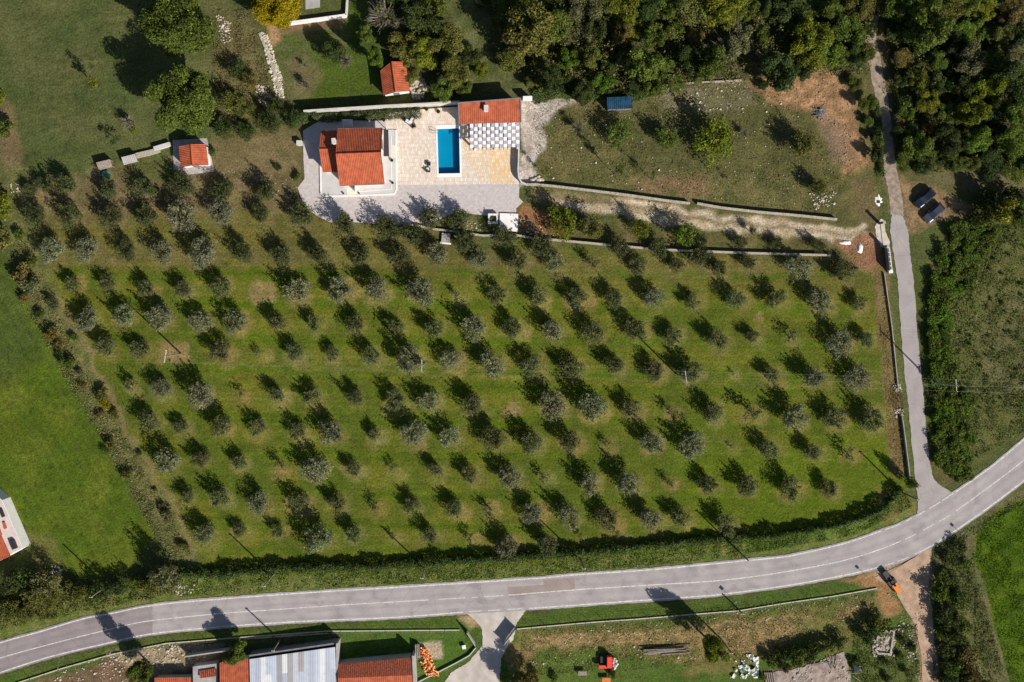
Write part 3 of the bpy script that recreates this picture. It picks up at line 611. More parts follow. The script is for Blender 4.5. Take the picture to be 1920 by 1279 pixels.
tr = N('ShaderNodeBsdfTransparent'); tr.inputs[0].default_value = (.30, .92, .95, 1); gl = N('ShaderNodeBsdfGlossy'); gl.inputs['Roughness'].default_value = .03
fr = N('ShaderNodeFresnel'); fr.inputs[0].default_value = 1.33; mx = N('ShaderNodeMixShader'); no = N('ShaderNodeTexNoise'); no.inputs['Scale'].default_value = 3; bp = N('ShaderNodeBump'); bp.inputs['Distance'].default_value = .03
L(no.outputs[0], bp.inputs['Height']); L(bp.outputs[0], gl.inputs['Normal']); L(fr.outputs[0], mx.inputs[0]); L(tr.outputs[0], mx.inputs[1]); L(gl.outputs[0], mx.inputs[2]); L(mx.outputs[0], t.nodes['Material Output'].inputs[0])
MB().add([(p.x, p.y, -.08) for p in W4], [(0, 1, 2, 3)]).build('water', mw, pool)
for k in (0, 1):
    a = G(815.5, 246+k*5, 0); MB().tube([(a.x-.5, a.y, .06), (a.x-.5, a.y, .7), (a.x-.2, a.y, .85), (a.x+.3, a.y, .8), (a.x+.6, a.y, .3), (a.x+.6, a.y, -.4)], .035, 6).build('handrail', GREYM, pool)

# pool house and pergola
ZL, ZH = 2.9, 3.5
tl, trc, br_, bl = G(859.5, 193, ZH), G(976, 184, ZH), G(977, 229.5, ZL), G(861, 232.7, ZL)
c = (tl+trc+br_+bl)/4; ph = thing('pool_house', (c.x, c.y, 0), 'low white pool house with single orange tile roof and square chimney', 'building')
MB().slab(bl, br_, trc, tl, .15, .36).build('roof', TERRA, ph)
m = MB()
for p, q in ((bl, tl), (tl, trc), (trc, br_)): m.tube([p+Vector((0, 0, .04)), q+Vector((0, 0, .04))], .12, 4)
m.build('roof_trim', GREYM, ph)
ins = .3; w4 = [tl+Vector((ins, -ins, 0)), trc+Vector((-ins, -ins, 0)), br_+Vector((-ins, ins, 0)), bl+Vector((ins, ins, 0))]
m = MB(); m.prism([(p.x, p.y) for p in w4], .02, [ZH-.3, ZH-.3, ZL-.22, ZL-.22]); m.build('wall', WHITE, ph)
for t0, t1, kd in ((.1, .22, 'door'), (.35, .6, 'window'), (.7, .9, 'window')): wallface(ph, Vector((w4[3].x, w4[3].y, 0)), Vector((w4[2].x, w4[2].y, 0)), t0, t1, .05 if kd == 'door' else .9, 2.2, kd, SHUT)
g = G(911.5, 203, 4.1); ch2 = MB().box(g, .6, 1.0, 2.6, 4.0).build('chimney', WHITE, ph); MB().box(g, .8, 1.2, 4.0, 4.12).build('chimney_cap', PALE, ch2)
zP = 2.6
P00, P10, P11, P01 = G(881, 232.7, zP), G(975, 229.8, zP), G(975.5, 275.7, zP), G(881, 278, zP)
c = (P00+P11)/2; pg = thing('pergola', (c.x, c.y, 0), 'dark framed pergola with chequered white and grey shade panels beside pool', 'pergola')
def bl2(u, v, z): 
    a = P00.lerp(P10, u).lerp(P01.lerp(P11, u), v); return Vector((a.x, a.y, z))
NCOL, NROW = 12, 7
SHW = mat('white_shade_cloth', C(240, 238, 238), .03, 2, .8); SHG = mat('grey_shade_cloth', C(176, 172, 180), .05, 2, .8)
for i in range(NCOL+1):
    u = i/NCOL; a = bl2(u, -.02, 0); b2 = bl2(u, 1.09, 0); m = MB(); d = Vector((.05, 0, 0))
    m.prism([((a-d).x, a.y), ((a+d).x, a.y), ((b2+d).x, b2.y), ((b2-d).x, b2.y)], zP-.18, zP-.02); m.build('beam', DARK, pg)
for i in range(NCOL):
    for j in range(NROW):
        hi = (i+j) % 2 == 0; zz = zP+.06 if hi else zP-.005; u0, u1 = (i+.02)/NCOL, (i+(.84 if hi else .9))/NCOL; v0, v1 = (j-.02)/NROW, (j+1.02)/NROW
        if hi: pts = [bl2(u0, v0, 0), bl2(u1, v0, 0), bl2(u1, v1, 0), bl2(u0, v1, 0)]
        else: pts = [bl2(u0+.01, v0, 0), bl2(u1, v0, 0), bl2(u1, v1, 0), bl2(u0+.01, v1, 0)]
        m = MB(); m.prism([(p.x, p.y) for p in pts], zz, zz+.02); m.build('shade_panel', SHW if hi else SHG, pg)
for v in (.02, .98):
    a, b2 = bl2(-.01, v, 0), bl2(1.01, v, 0); m = MB(); m.prism([(a.x, a.y-.06), (b2.x, b2.y-.06), (b2.x, b2.y+.06), (a.x, a.y+.06)], zP-.34, zP-.19); m.build('crossbeam', DARK, pg)
for u in (.1, .5, .95):
    a = bl2(u, .98, 0); MB().box(a, .3, .3, .06, zP-.35).build('post', WHITE, pg)

# walls of the terrace
def wall(name, pts, wd, h, mt, label, cat='wall', closed=False): return rim(name, pts, wd, h, mt, closed, -.1, label=label, cat=cat)
wall('garden_wall', [(573, 212.5), (640, 208), (720, 203), (800, 199), (862, 195)], .3, 2.2, mat('weathered_render', C(196, 190, 182), .12, .8), 'long white rendered garden wall above the villa and terrace')
wall('garden_wall', [(980, 187), (997, 186.5)], .5, 1.8, WHITE, 'short white wall stub right of the pool house')
wall('terrace_wall', [(972.5, 278), (972, 300), (971, 320), (972.5, 335), (977, 343), (985, 347)], .25, 1.35, PALE, 'curved concrete wall along the right side of the ochre terrace')
wall('stone_wall', [(985, 347), (1004, 346.6), (1040, 350), (1100, 357), (1180, 367), (1250, 377), (1292, 382)], .38, .8, STONE, 'dry stone wall along the top of the gravel track, left stretch')
wall('stone_wall', [(1306, 382), (1350, 390), (1420, 398), (1500, 405), (1567, 412)], .38, .8, STONE, 'dry stone wall along the gravel track, right stretch past the gap')
wall('stone_wall', [(960, 440), (1000, 447), (1037, 450), (1140, 459.5), (1222, 467), (1255, 469), (1391, 474.5), (1480, 477), (1556, 479)], .38, .7, STONE, 'lower dry stone wall between olive grove and gravel track')
wall('stone_wall', [(777, 422), (815, 430), (850, 434), (905, 442), (960, 440)], .35, .5, STONE, 'low stone edging beneath the tank and olives by the drive')
wall('low_wall', [(1657, 512), (1663, 556), (1671, 612), (1677, 669), (1683, 728)], .13, .4, CONC, 'low grey wall beside the side road, upper stretch')
wall('low_wall', [(1689, 780), (1692, 800), (1702, 880), (1704, 900)], .13, .7, CONC, 'low grey wall beside the side road, lower stretch')
wall('stone_wall', [(1210, 166), (1240, 162), (1300, 156), (1390, 151)], .3, .3, STONE, 'sunken line of white stones along the wood edge')
wall('stone_wall', [(487, 62), (492, 75), (503, 100), (513, 130), (522, 160), (528, 186)], .5, .16, STONE, 'collapsed pale stone wall running down left of the garden')
wall('garden_wall', [(540, 46), (600, 38), (650, 31)], .5, .9, WHITE, 'pale wall below the grey yard slab near top left')
wall('garden_wall', [(650, 31), (652, 0), (650, -40)], .3, .9, PALE, 'narrow wall rising to the top edge near the bare tree')
wall('stone_wall', [(255, 293), (285, 286), (300, 281)], .9, .5, STONE, 'tumbled stone wall between pen and small outhouse')
wall('garden_wall', [(291, 280), (321, 271)], .7, .8, PALE, 'neat pale wall left of the small orange roofed outhouse')
sheet('pavement', [(572, -20), (600, -30), (600, 14), (573, 18)], .02, CONC, kind='structure')

# small orange roofed outhouses
gable_house('outhouse', ((713, 133), (718.5, 179)), ((760.5, 116), (768.5, 170.5)), ((734.5, 115.5), (742, 172.5)), 2.5, 3.6, WHITE, TERRA,
            'small outhouse with steep orange roof beneath the garden trees', 'outbuilding', .25, 0, .3, openings=[('A1', 'B1', .35, .6, .05, 2.0, 'door', GREYM)])
gable_house('outhouse', ((335, 275), (338.8, 314)), ((386.5, 270.5), (391, 309.6)), ((358, 270.5), (361, 309.8)), 2.5, 3.2, WHITE, TERRA,
            'small outhouse with orange roof on a concrete pad above the olive rows', 'outbuilding', .25, 0, .3, openings=[('A1', 'B1', .35, .6, .05, 2.0, 'door', GREYM)])
sheet('pavement', [(324, 263), (388, 259), (402, 322), (353, 327.5), (344, 319), (325, 318)], .03, CONC, kind='structure')
# pens left
for (x, y, lab, c_) in ((196, 309, 'grey plank lean-to with olive branches around it', WOOD), (243, 299, 'low lean-to with grey corrugated roof beside stone wall', CONC)):
    g = G(x, y, 1.2); root = thing('lean_to', (g.x, g.y, 0), lab, 'shelter'); an = R_(14)
    u = Vector((math.cos(an), math.sin(an), 0)); v = Vector((-u.y, u.x, 0)); a = g-u*1.3-v*.7
    MB().slab(a+Vector((0, 0, -.2)), a+u*2.6+Vector((0, 0, -.2)), a+u*2.6+v*1.4+Vector((0, 0, .2)), a+v*1.4+Vector((0, 0, .2)), .05, .3).build('roof', c_, root)
    for s_ in (0, 1):
        for t_ in (0, 1): q = a+u*(.15+2.3*s_)+v*(.15+1.1*t_); MB().box(q, .12, .12, 0, 1.02+.3*t_).build('post', WOOD, root)
    q = a+u*1.3+v*1.32; MB().box(q, 2.5, .06, 0, 1.1, an).build('back_wall', mat('rusty_panel', C(120, 74, 54), .3, 3), root)
g = G(199, 328, .5); root = thing('garden_tub', (g.x, g.y, 0), 'round dark green water tub behind the top row olive', 'tub')
m = MB(); m.tube([(g.x, g.y, -.02), (g.x, g.y, .55)], [.62, .72], 16); m.build('tub', mat('green_plastic', C(30, 84, 66), .1, 3, .4), root)
MB().tube([(g.x, g.y, .55), (g.x, g.y, .6)], [.76, .76], 16).build('rim', mat('pale_green_rim', C(70, 130, 108), .1, 3, .4), root)

# blue container roof
g = G(1162, 193, 2); root = thing('shed', (g.x, g.y, 0), 'dark blue flat roofed shed tucked against the wood edge', 'shed'); an = R_(3)
MB().box(g, 4.3, 2.0, -.05, 1.9, an).build('wall', GREYM, root); 
u = Vector((math.cos(an), math.sin(an), 0)); v = Vector((-u.y, u.x, 0)); a = g-u*2.3-v*1.1
MB().slab(a+Vector((0, 0, -.0)), a+u*4.6, a+u*4.6+v*2.2+Vector((0, 0, .1)), a+v*2.2+Vector((0, 0, .1)), .08, .35, .02).build('roof', mat('blue_sheet', C(26, 62, 84), .4, 1.2, .5), root)

# tank, slab, bench by the drive
g = G(924.5, 410, .8); tk = thing('water_tank', (g.x, g.y, 0), 'square white concrete tank full of green water at the drive edge', 'tank')
for dx, dy, sx, sy in ((-.75, 0, .35, 1.85), (.75, 0, .35, 1.85), (0, -.75, 1.15, .35), (0, .75, 1.15, .35)): MB().box((g.x+dx, g.y+dy), sx, sy, -.1, .9).build('wall', WHITE, tk)
MB().box(g, 1.15, 1.15, -.1, .5).build('water', mat('algae_water', C(92, 98, 46), .2, 2, .4), tk)
g = G(954, 417, .3); MB().box(g, 3.4, 3.3, -.1, .32, R_(-2)).build('cistern_slab', WHITE, label='flat white concrete cistern slab right of the square tank', cat='slab')
g = G(836, 446, .5); bn = thing('stone_bench', (g.x, g.y, 0), 'pale stone step with white edge between olives below the drive', 'bench')
MB().box((g.x, g.y), 1.6, 1.7, -.1, .45, R_(-5)).build('block', CONC, bn); MB().box((g.x-.1, g.y-1.0), 2.1, .28, -.1, .5, R_(-6)).build('edge', WHITE, bn)

# small furniture on the terrace
def planter(px, py, s, label, grp=None, h=.5):
    g = G(px, py, 0); zb = .06 if px < 734 or py < 345 else .02
    if 600 < px < 743 and py > 243: zb = .18
    r = thing('planter', (g.x, g.y, zb), label, 'planter', grp); MB().tube([(g.x, g.y, zb), (g.x, g.y, zb+h*.6)], [s*.7, s], 10).build('pot', BLACKP, r)
    o = leaf_obj('plant', BUSHM[int(px) % 3], C(62, 76, 44), r); o.location = (0, 0, h*.4); o.scale = (s*.75,)*3; return r
def seat(px, py, rot, mt, label, kind='lounge_chair', cushion=None):
    g = G(px, py, 0); r = thing(kind, (g.x, g.y, .06), label, 'chair'); r.rotation_euler = (0, 0, 0)
    ca, sa = math.cos(rot), math.sin(rot)
    def at(x, y): return (g.x+x*ca-y*sa, g.y+x*sa+y*ca)
    MB().box(at(0, 0), .7, .8, .3, .4, rot).build('seat', cushion or mt, r); MB().box(at(0, .42), .7, .1, .3, .95, rot).build('backrest', mt, r)
    for s_ in (-1, 1):
        MB().box(at(.38*s_, 0), .08, .8, .5, .56, rot).build('armrest', mt, r)
        for t_ in (-1, 1): MB().box(at(.36*s_, .36*t_), .06, .06, .06, .5, rot).build('leg', mt, r)
    return r
LG = mat('light_cushion', C(215, 215, 215), .05)
seat(764.5, 228.5, R_(60), BLACKP, 'grey lounge chair with light cushion, leftmost of the hedge side chairs', cushion=LG)
seat(774, 224, R_(-30), BLACKP, 'dark lounge chair nearest the hedge planter', cushion=LG)
seat(776, 237, R_(200), WOOD, 'brown lounge chair, lowest of the chairs near the hedge', cushion=mat('brown_cushion', C(92, 78, 60), .1))
seat(803, 319, R_(180), BLACKP, 'black chair left of the pool with light cushion', cushion=LG)
g = G(803.5, 307, .5); r = thing('side_table', (g.x, g.y, .06), 'square black table above the black chair left of the pool', 'table'); MB().box(g, .75, .75, .45, .5).build('tabletop', BLACKP, r)
for sx in (-.3, .3):
    for sy in (-.3, .3): MB().box((g.x+sx, g.y+sy), .06, .06, .06, .45).build('leg', BLACKP, r)
g = G(769, 229, .45); r = thing('side_table', (g.x, g.y, .06), 'small white table between the chairs near the hedge', 'table'); MB().box(g, .6, .6, .42, .46, .5).build('tabletop', WHITE, r)
for sx in (-.2, .2):
    for sy in (-.2, .2): MB().box((g.x+sx, g.y+sy), .05, .05, .06, .42, .5).build('leg', WHITE, r)

# ------------------------------------------------------------------ foliage meshes
def leaf_cloud(name, blobs, n, leaf, seed, flat=.85, shell=.5, asp=.6):
    rs = np.random.RandomState(seed); Bc = np.array([b[:3] for b in blobs]); Br = np.array([b[3] for b in blobs])
    pr = Br**1.8; pr /= pr.sum(); idx = rs.choice(len(blobs), n, p=pr)
    d = rs.normal(size=(n, 3)); d /= np.linalg.norm(d, axis=1)[:, None]
    f = shell+(1-shell)*rs.rand(n)**.6; f *= 1+.16*rs.normal(size=n)*(rs.rand(n) < .35)
    p = Bc[idx]+d*(Br[idx]*f)[:, None]*np.array([1, 1, flat]); p[:, 2] = np.maximum(p[:, 2], .06)
    nn = d*.7+rs.normal(size=(n, 3))*.6+np.array([0, 0, .35]); nn /= np.linalg.norm(nn, axis=1)[:, None]
    u = np.cross(nn, rs.normal(size=(n, 3))); u /= np.linalg.norm(u, axis=1)[:, None]; v = np.cross(nn, u)
    s = leaf*(.55+.9*rs.rand(n)); u *= s[:, None]*.5; v *= s[:, None]*.5*asp
    V = np.stack([p-u, p-v*.9, p+u, p+v], 1).reshape(-1, 3)
    return quadmesh(name, V)
def quadmesh(name, V):
    n = len(V)//4; me = bpy.data.meshes.new(name); me.vertices.add(n*4); me.vertices.foreach_set('co', V.ravel())
    me.loops.add(n*4); me.loops.foreach_set('vertex_index', np.arange(n*4)); me.polygons.add(n)
    me.polygons.foreach_set('loop_start', np.arange(0, n*4, 4)); me.polygons.foreach_set('loop_total', np.full(n, 4)); me.update(calc_edges=True)
    me.materials.append(LEAF); return me
def crown_blobs(rs, nb, R, zc, h, rb=.45, core=.6):
    bl = [(0, 0, zc, R*core)]
    for i in range(nb):
        a = rs.rand()*6.283; q = R*(.25+.5*rs.rand()**.6)
        bl.append((math.cos(a)*q, math.sin(a)*q, zc+(rs.rand()-.42)*h, R*rb*(.65+.6*rs.rand())))
    return bl
def limbs(blobs, zt, r0, rs, nb=5):
    m = MB(); m.tube([(0, 0, -.1), (.05*rs.randn(), .05*rs.randn(), zt*.55), (0, 0, zt)], [r0*1.25, r0, r0*.85], 7)
    for b in blobs[1:nb+1]:
        m.tube([(0, 0, zt*.92), (b[0]*.5, b[1]*.5, zt+(b[2]-zt)*.55), (b[0], b[1], b[2])], [r0*.55, r0*.38, r0*.12], 5)
    me = bpy.data.meshes.new('trunk'); me.from_pydata([tuple(v) for v in m.v], [], m.f); me.materials.append(BARK); me.update(); return me
def variants(tagn, cnt, nb, R, zc, h, n, leaf, seed, zt, r0, **kw):
    out = []
    for i in range(cnt):
        rs = np.random.RandomState(seed+i*7); bl = crown_blobs(rs, nb, R, zc, h, kw.get('rb', .45), kw.get('core', .6))
        for k in range(kw.get('shoots', 0)):
            a = rs.rand()*6.283; q = R*.75*rs.rand()**.5; q2 = R*rs.uniform(.05, .3)
            for t in range(4): bl.append((math.cos(a)*(q+q2*t/3), math.sin(a)*(q+q2*t/3), zc+.35*h+t*.2*R*rs.uniform(.8, 1.1), R*(.17-.035*t)))
        out.append((leaf_cloud(tagn, bl, n, leaf, seed+i, kw.get('flat', .85), kw.get('shell', .5), kw.get('asp', .6)), limbs(bl, zt, r0, rs), R, zc))
    return out
OLM = variants('olive_crown', 12, 12, 1.7, 1.4, 1.4, 3400, .17, 100, .7, .13, rb=.42, core=.74, shoots=9)
OLF = variants('sparse_olive_crown', 3, 6, 1.0, .95, .9, 420, .16, 150, .5, .06, rb=.35, core=.4, shoots=4)
BRM = variants('broadleaf_crown', 10, 20, 3.0, 3.7, 3.2, 9500, .27, 200, 2.2, .24, rb=.33, core=.5, shell=.55)
BIG = variants('large_broadleaf_crown', 3, 46, 5.2, 6.6, 5.0, 34000, .30, 250, 3, .42, rb=.25, core=.62, shell=.65)
BUS = variants('bush_foliage', 6, 8, 1.4, .95, .7, 1100, .24, 300, .5, .06, rb=.42, core=.5)
BUSHM = [b[0] for b in BUS]
SPR = variants('young_tree_crown', 3, 7, 1.1, 2.0, 1.8, 330, .2, 350, 1.1, .05, rb=.32, core=.3)
def bare_mesh(seed, n=170, R=1.7, zc=2.4):
    rs = np.random.RandomState(seed); m = MB(); m.tube([(0, 0, -.1), (0, 0, 1.0)], [.13, .1], 6); V = []
    for i in range(n):
        a = rs.rand()*6.283; e = .5+rs.rand()*.9; q = R*(.5+.6*rs.rand()); s = Vector((0, 0, .9+.5*rs.rand()))
        d = Vector((math.cos(a)*math.cos(e), math.sin(a)*math.cos(e), math.sin(e)))*q*1.25
        j = Vector(rs.normal(size=3))*.18; m.tube([s, s+d*.5+j, s+d+j*1.8], [.035, .022, .008], 3)
    me = bpy.data.meshes.new('bare_branches'); me.from_pydata([tuple(v) for v in m.v], [], m.f); me.materials.append(BARKG); me.update(); return me
BARKG = mat('grey_twigs', C(132, 122, 110), .25, 2, .95)
BARE = [bare_mesh(400+i) for i in range(3)]
def leaf_obj(name, me, col, parent=None):
    o = bpy.data.objects.new(name, me); COL.objects.link(o); o.color = (*col, 1)
    if parent: o.parent = parent
    return o
cj = random.Random(5)
def plant(name, px, py, r, col, var, label, cat, hs=1.0, group=None, jitter=.12, lean=True):
    me, tk, R, zc = var; s = r*.1/R; z = zc*s*hs
    g = G(px, py, z); root = thing(name, (g.x, g.y, 0), label, cat, group)
    e_ = cj.uniform(.88, 1.12); root.scale = (s*e_, s/e_, s*hs); root.rotation_euler = (0, 0, cj.random()*6.283)
    f = 1+cj.uniform(-jitter, jitter); c = tuple(min(1, x*f*(1+cj.uniform(-.06, .06))) for x in col)
    leaf_obj('crown' if cat == 'tree' else 'foliage', me, c, root); leaf_obj('trunk' if cat == 'tree' else 'stem', tk, c, root)
    return root
ORD = ['first', 'second', 'third', 'fourth', 'fifth', 'sixth', 'seventh', 'eighth', 'ninth', 'tenth', 'eleventh', 'twelfth', 'thirteenth', 'fourteenth', 'fifteenth', 'sixteenth', 'seventeenth', 'eighteenth', 'nineteenth', 'twentieth'] + ['twenty-'+w for w in ('first', 'second', 'third', 'fourth', 'fifth', 'sixth', 'seventh', 'eighth', 'ninth')]+['thirtieth']
def nth(i): return ORD[i] if i < 30 else 'thirty-'+ORD[i-30]

OLC = C(92, 98, 60); OLS = C(114, 118, 86); OLD = C(78, 84, 50)
for ri in range(len(OLR)):
    row = sorted([t for t in OLIVES if t[0] == ri], key=lambda t: t[1])
    for i, (_, x, y, r, k) in enumerate(row):
        look = 'silvery' if k == 's' else ('thin young' if k == 'f' else ('small dark' if r < 15 else 'dark green'))
        lab = f'{look} olive tree, {nth(i)} from the left in the {nth(ri)} row from the top'
        v = OLF[cj.randrange(3)] if (k == 'f' or r < 10) else OLM[cj.randrange(12)]
        plant('olive_tree', x-3, y-3, r*1.15, OLS if k == 's' else (OLC if y > 520 else OLD), v, lab, 'tree', cj.uniform(.82, 1.08), 'olive trees in the grove', .2)

# ------------------------------------------------------------------ woods and other trees
K = {'G': C(88, 102, 42), 'D': C(66, 78, 40), 'O': C(98, 100, 48), 'Y': C(106, 112, 34), 'B': C(104, 104, 68), 'R': C(108, 96, 52), 'L': C(90, 112, 38), 'A': C(140, 120, 22)}
KN = {'G': 'green', 'D': 'dark green', 'O': 'olive brown', 'Y': 'yellow-green', 'B': 'greyish brown', 'R': 'russet', 'L': 'bright green', 'A': 'golden'}
def grove_rows(rows, where, group, hs=.95):
    for ri, row in enumerate(rows):
        its = []
        for it in row.split():
            x, y, r = it.split(','); its.append((float(x), float(y), float(r[:-1]), r[-1]))
        its.sort()
        for i, (x, y, r, k) in enumerate(its):
            v = BRM[cj.randrange(10)]; r *= cj.choice((.75, .9, 1, 1.1, 1.3)); x += cj.uniform(-5, 5); y += cj.uniform(-4, 4)
            plant('woodland_tree', x, y, r, K[k], v, f'{KN[k]} tree, {nth(i)} from left in line {["one", "two", "three", "four", "five", "six", "seven"][ri]} of {where}', 'tree', hs*cj.choice((.6, .75, .9, 1.05, 1.2)), group, .2)
grove_rows([
 "905,0,22D 958,12,27Y 1008,5,26G 1050,20,24D 1094,14,30B 1135,8,24G 1173,16,27Y 1212,8,26D 1254,14,28G 1302,14,28O 1351,20,36Y 1398,6,26G 1448,14,30D 1491,22,27D 1530,10,26G 1562,18,30G 1600,8,26O 1632,12,26O",
 "945,52,26O 989,62,38O 1034,52,26G 1076,60,30B 1118,56,24D 1160,68,24R 1198,58,22Y 1228,72,22G 1262,62,26G 1301,64,24R 1386,78,34B 1430,62,22G 1526,62,34Y 1560,62,24G 1595,64,28G 1626,52,18D",
 "960,108,22O 1004,112,24O 1063,112,26L 1110,104,22O 1138,122,20D 1172,112,22O 1207,122,28G 1250,116,24G 1288,114,25D 1329,116,23G 1350,130,20B 1510,104,30Y 1545,100,24L 1579,108,24G 1608,104,20D 1630,100,18O",
 "1000,156,16O 1030,152,20D 1060,160,16D 1092,172,24D 1128,158,20L 1192,160,20D 1226,156,26G 1262,152,20G 1300,140,18O 1460,138,28D 1436,160,14D 1496,136,20D 1606,150,16O 1622,190,14G 1632,228,12G 1640,262,11D 1644,292,10D"],
 'wood left of lane', 'trees of the wood left of the lane')
grove_rows([
 "1682,18,28G 1726,8,26G 1776,16,30O 1812,4,24G 1845,18,32Y 1895,15,30R",
 "1676,62,22D 1704,62,22G 1738,54,32G 1778,62,24D 1806,60,22L 1838,62,24G 1872,66,26O 1910,66,26D",
 "1690,108,20R 1724,104,22D 1762,112,28G 1790,98,20D 1820,106,32B 1858,114,30G 1902,104,28B",
 "1684,150,16D 1718,150,27Y 1750,158,22D 1782,162,24G 1822,156,24D 1860,160,27Y 1904,158,28D",
 "1694,206,18L 1734,194,30Y 1776,210,26G 1822,206,32Y 1862,208,22D 1904,208,28G",
 "1696,250,18D 1720,268,30G 1751,250,20R 1772,262,22D 1798,262,26D 1838,266,29L 1876,242,24D 1902,264,32G",
 "1700,300,22G 1728,310,18D 1756,300,24D 1788,300,20G 1822,304,18O 1860,306,22D 1900,312,24G 1930,300,20G"],
 'wood right of lane', 'trees of the wood right of the lane')
# trees beyond the frame edges, partly visible
def T(name, x, y, r, k, label, var=None, hs=1.0, cat='tree', group=None):
    v = var or BRM[cj.randrange(8)]; return plant(name, x, y, r, K[k] if isinstance(k, str) else k, v, label, cat, hs, group)
T('broadleaf_tree', 338, 42, 66, 'G', 'huge green broadleaf tree at the top edge of the upper left meadow', BIG[0], .95)
T('broadleaf_tree', 343, 186, 62, 'G', 'huge green broadleaf tree just above the small outhouse', BIG[1], .95)
T('broadleaf_tree', 518, 8, 46, 'A', 'golden autumn tree at the top edge left of the yard slab', BIG[2], .9)
T('olive_tree', 169, 156, 17, 'Y', 'lone yellowish small tree in the middle of the upper left meadow', SPR[0], 1.2)
T('fruit_tree', 255, 247, 10, 'Y', 'small yellow bush near the bottom of the upper left meadow', SPR[1], .6)
T('fruit_tree', 214, 262, 13, 'D', 'small dark leafy tree above the grey lean-to', SPR[2], .9)
for (x, y, r, k, l) in ((0, 185, 13, 'Y', 'yellow-green bush at the left edge, upper one of two'), (6, 240, 20, 'G', 'green bush at the left edge of the upper meadow'), (2, 385, 26, 'Y', 'yellow-green bush at the left edge beside the top olive row'), (-4, 450, 24, 'O', 'olive brown bush at the left edge below the yellow-green bush')):
    T('bush', x, y, r, k, l, BUS[cj.randrange(6)], 1.2, 'bush')
for (x, y, r, k, l) in ((438, 192, 22, 'O', 'olive brown tree right of the huge tree, upper'), (470, 154, 16, 'R', 'russet small tree near the collapsed stone wall'), (448, 132, 18, 'D', 'dark small tree between huge tree and collapsed wall'), (462, 208, 18, 'O', 'olive brown tree beside the pale stones by the wall'),
                        (419, 240, 21, 'D', 'dark olive tree right of the outhouse, leftmost of four'), (463, 246, 19, 'D', 'dark olive tree right of the outhouse, second of four'), (505, 228, 22, 'D', 'dark olive tree right of the outhouse, third of four'), (548, 222, 18, 'D', 'dark olive tree touching the left end of the garden wall'), (518, 196, 15, 'D', 'small dark tree at the foot of the collapsed wall')):
    T('small_tree', x, y, r, k, l, OLM[cj.randrange(8)], 1.1)
for (x, y, r, k, l, h) in ((623, 96, 22, 'D', 'dark green tree in the middle of the garden', 1.1), (704, 112, 16, 'L', 'tall narrow bright green tree left of the garden outhouse', 2.6), (788, 38, 34, 'D', 'dark green tree behind the grey bare tree', 1.1), (757, 88, 30, 'O', 'olive brown tree above the garden outhouse', 1),
                        (796, 98, 30, 'Y', 'bright yellow-green tree right of the garden outhouse', 1), (838, 76, 32, 'O', 'olive tree in the clump above the pool house, highest', 1), (852, 134, 30, 'O', 'olive tree in the clump above the pool house, middle', 1), (832, 168, 22, 'G', 'green tree closest above the garden wall', .9),
                        (884, 104, 20, 'D', 'dark tree on the right side of the clump above the pool house', 1), (902, 132, 15, 'Y', 'small yellow-green tree at the right end of the clump', 1), (690, 62, 18, 'G', 'green shrub tree below left of the bare tree', .8), (768, 138, 20, 'O', 'olive tree touching the garden outhouse roof', .8), (746, 8, 30, 'D', 'dark tree at the top edge behind the bare tree', 1), (870, 165, 16, 'G', 'small green tree at the wall corner by the pool house', .8), (812, 8, 28, 'G', 'green tree at the top edge left of the clearing', 1.)):
    T('garden_tree', x, y, r, k, l, BRM[cj.randrange(8)], h)
def bare(x, y, r, label, hs=1.0, name='bare_tree'):
    s = r*.1/1.9; g = G(x, y, 2.2*s*hs); root = thing(name, (g.x, g.y, 0), label, 'tree'); root.scale = (s, s, s*hs); root.rotation_euler = (0, 0, cj.random()*6)
    leaf_obj('branches', BARE[cj.randrange(3)], (.2, .2, .2), root)
    leaf_obj('crown', SPR[cj.randrange(3)][0], K['B'], root).scale = (1.1, 1.1, 1)
    return root
bare(722, 26, 38, 'grey leafless tree at the top edge beside the dark trees'); bare(706, 34, 26, 'smaller grey leafless tree left of the big leafless one'); bare(744, 40, 26, 'smaller grey leafless tree right of the big leafless one'); bare(649, 114, 19, 'purplish bare shrub in the garden lawn', .8)
bare(573, 160, 14, 'small bare tree at the lower left of the garden'); bare(570, 120, 8, 'tiny bare sapling at the left of the garden'); bare(240, 230, 18, 'bare grey shrub in the upper left meadow'); bare(1085, 240, 18, 'sparse bare tree at the left of the upper right field')
bare(1398, 250, 12, 'thin bare tree in the middle of the upper right field'); bare(1410, 432, 15, 'bare pale tree between the two stone walls'); bare(1366, 88, 30, 'grey leafless tree inside the wood'); bare(1090, 40, 22, 'grey leafless tree near the top of the wood'); bare(1104, 424, 22, 'half bare brown tree above the lower stone wall')
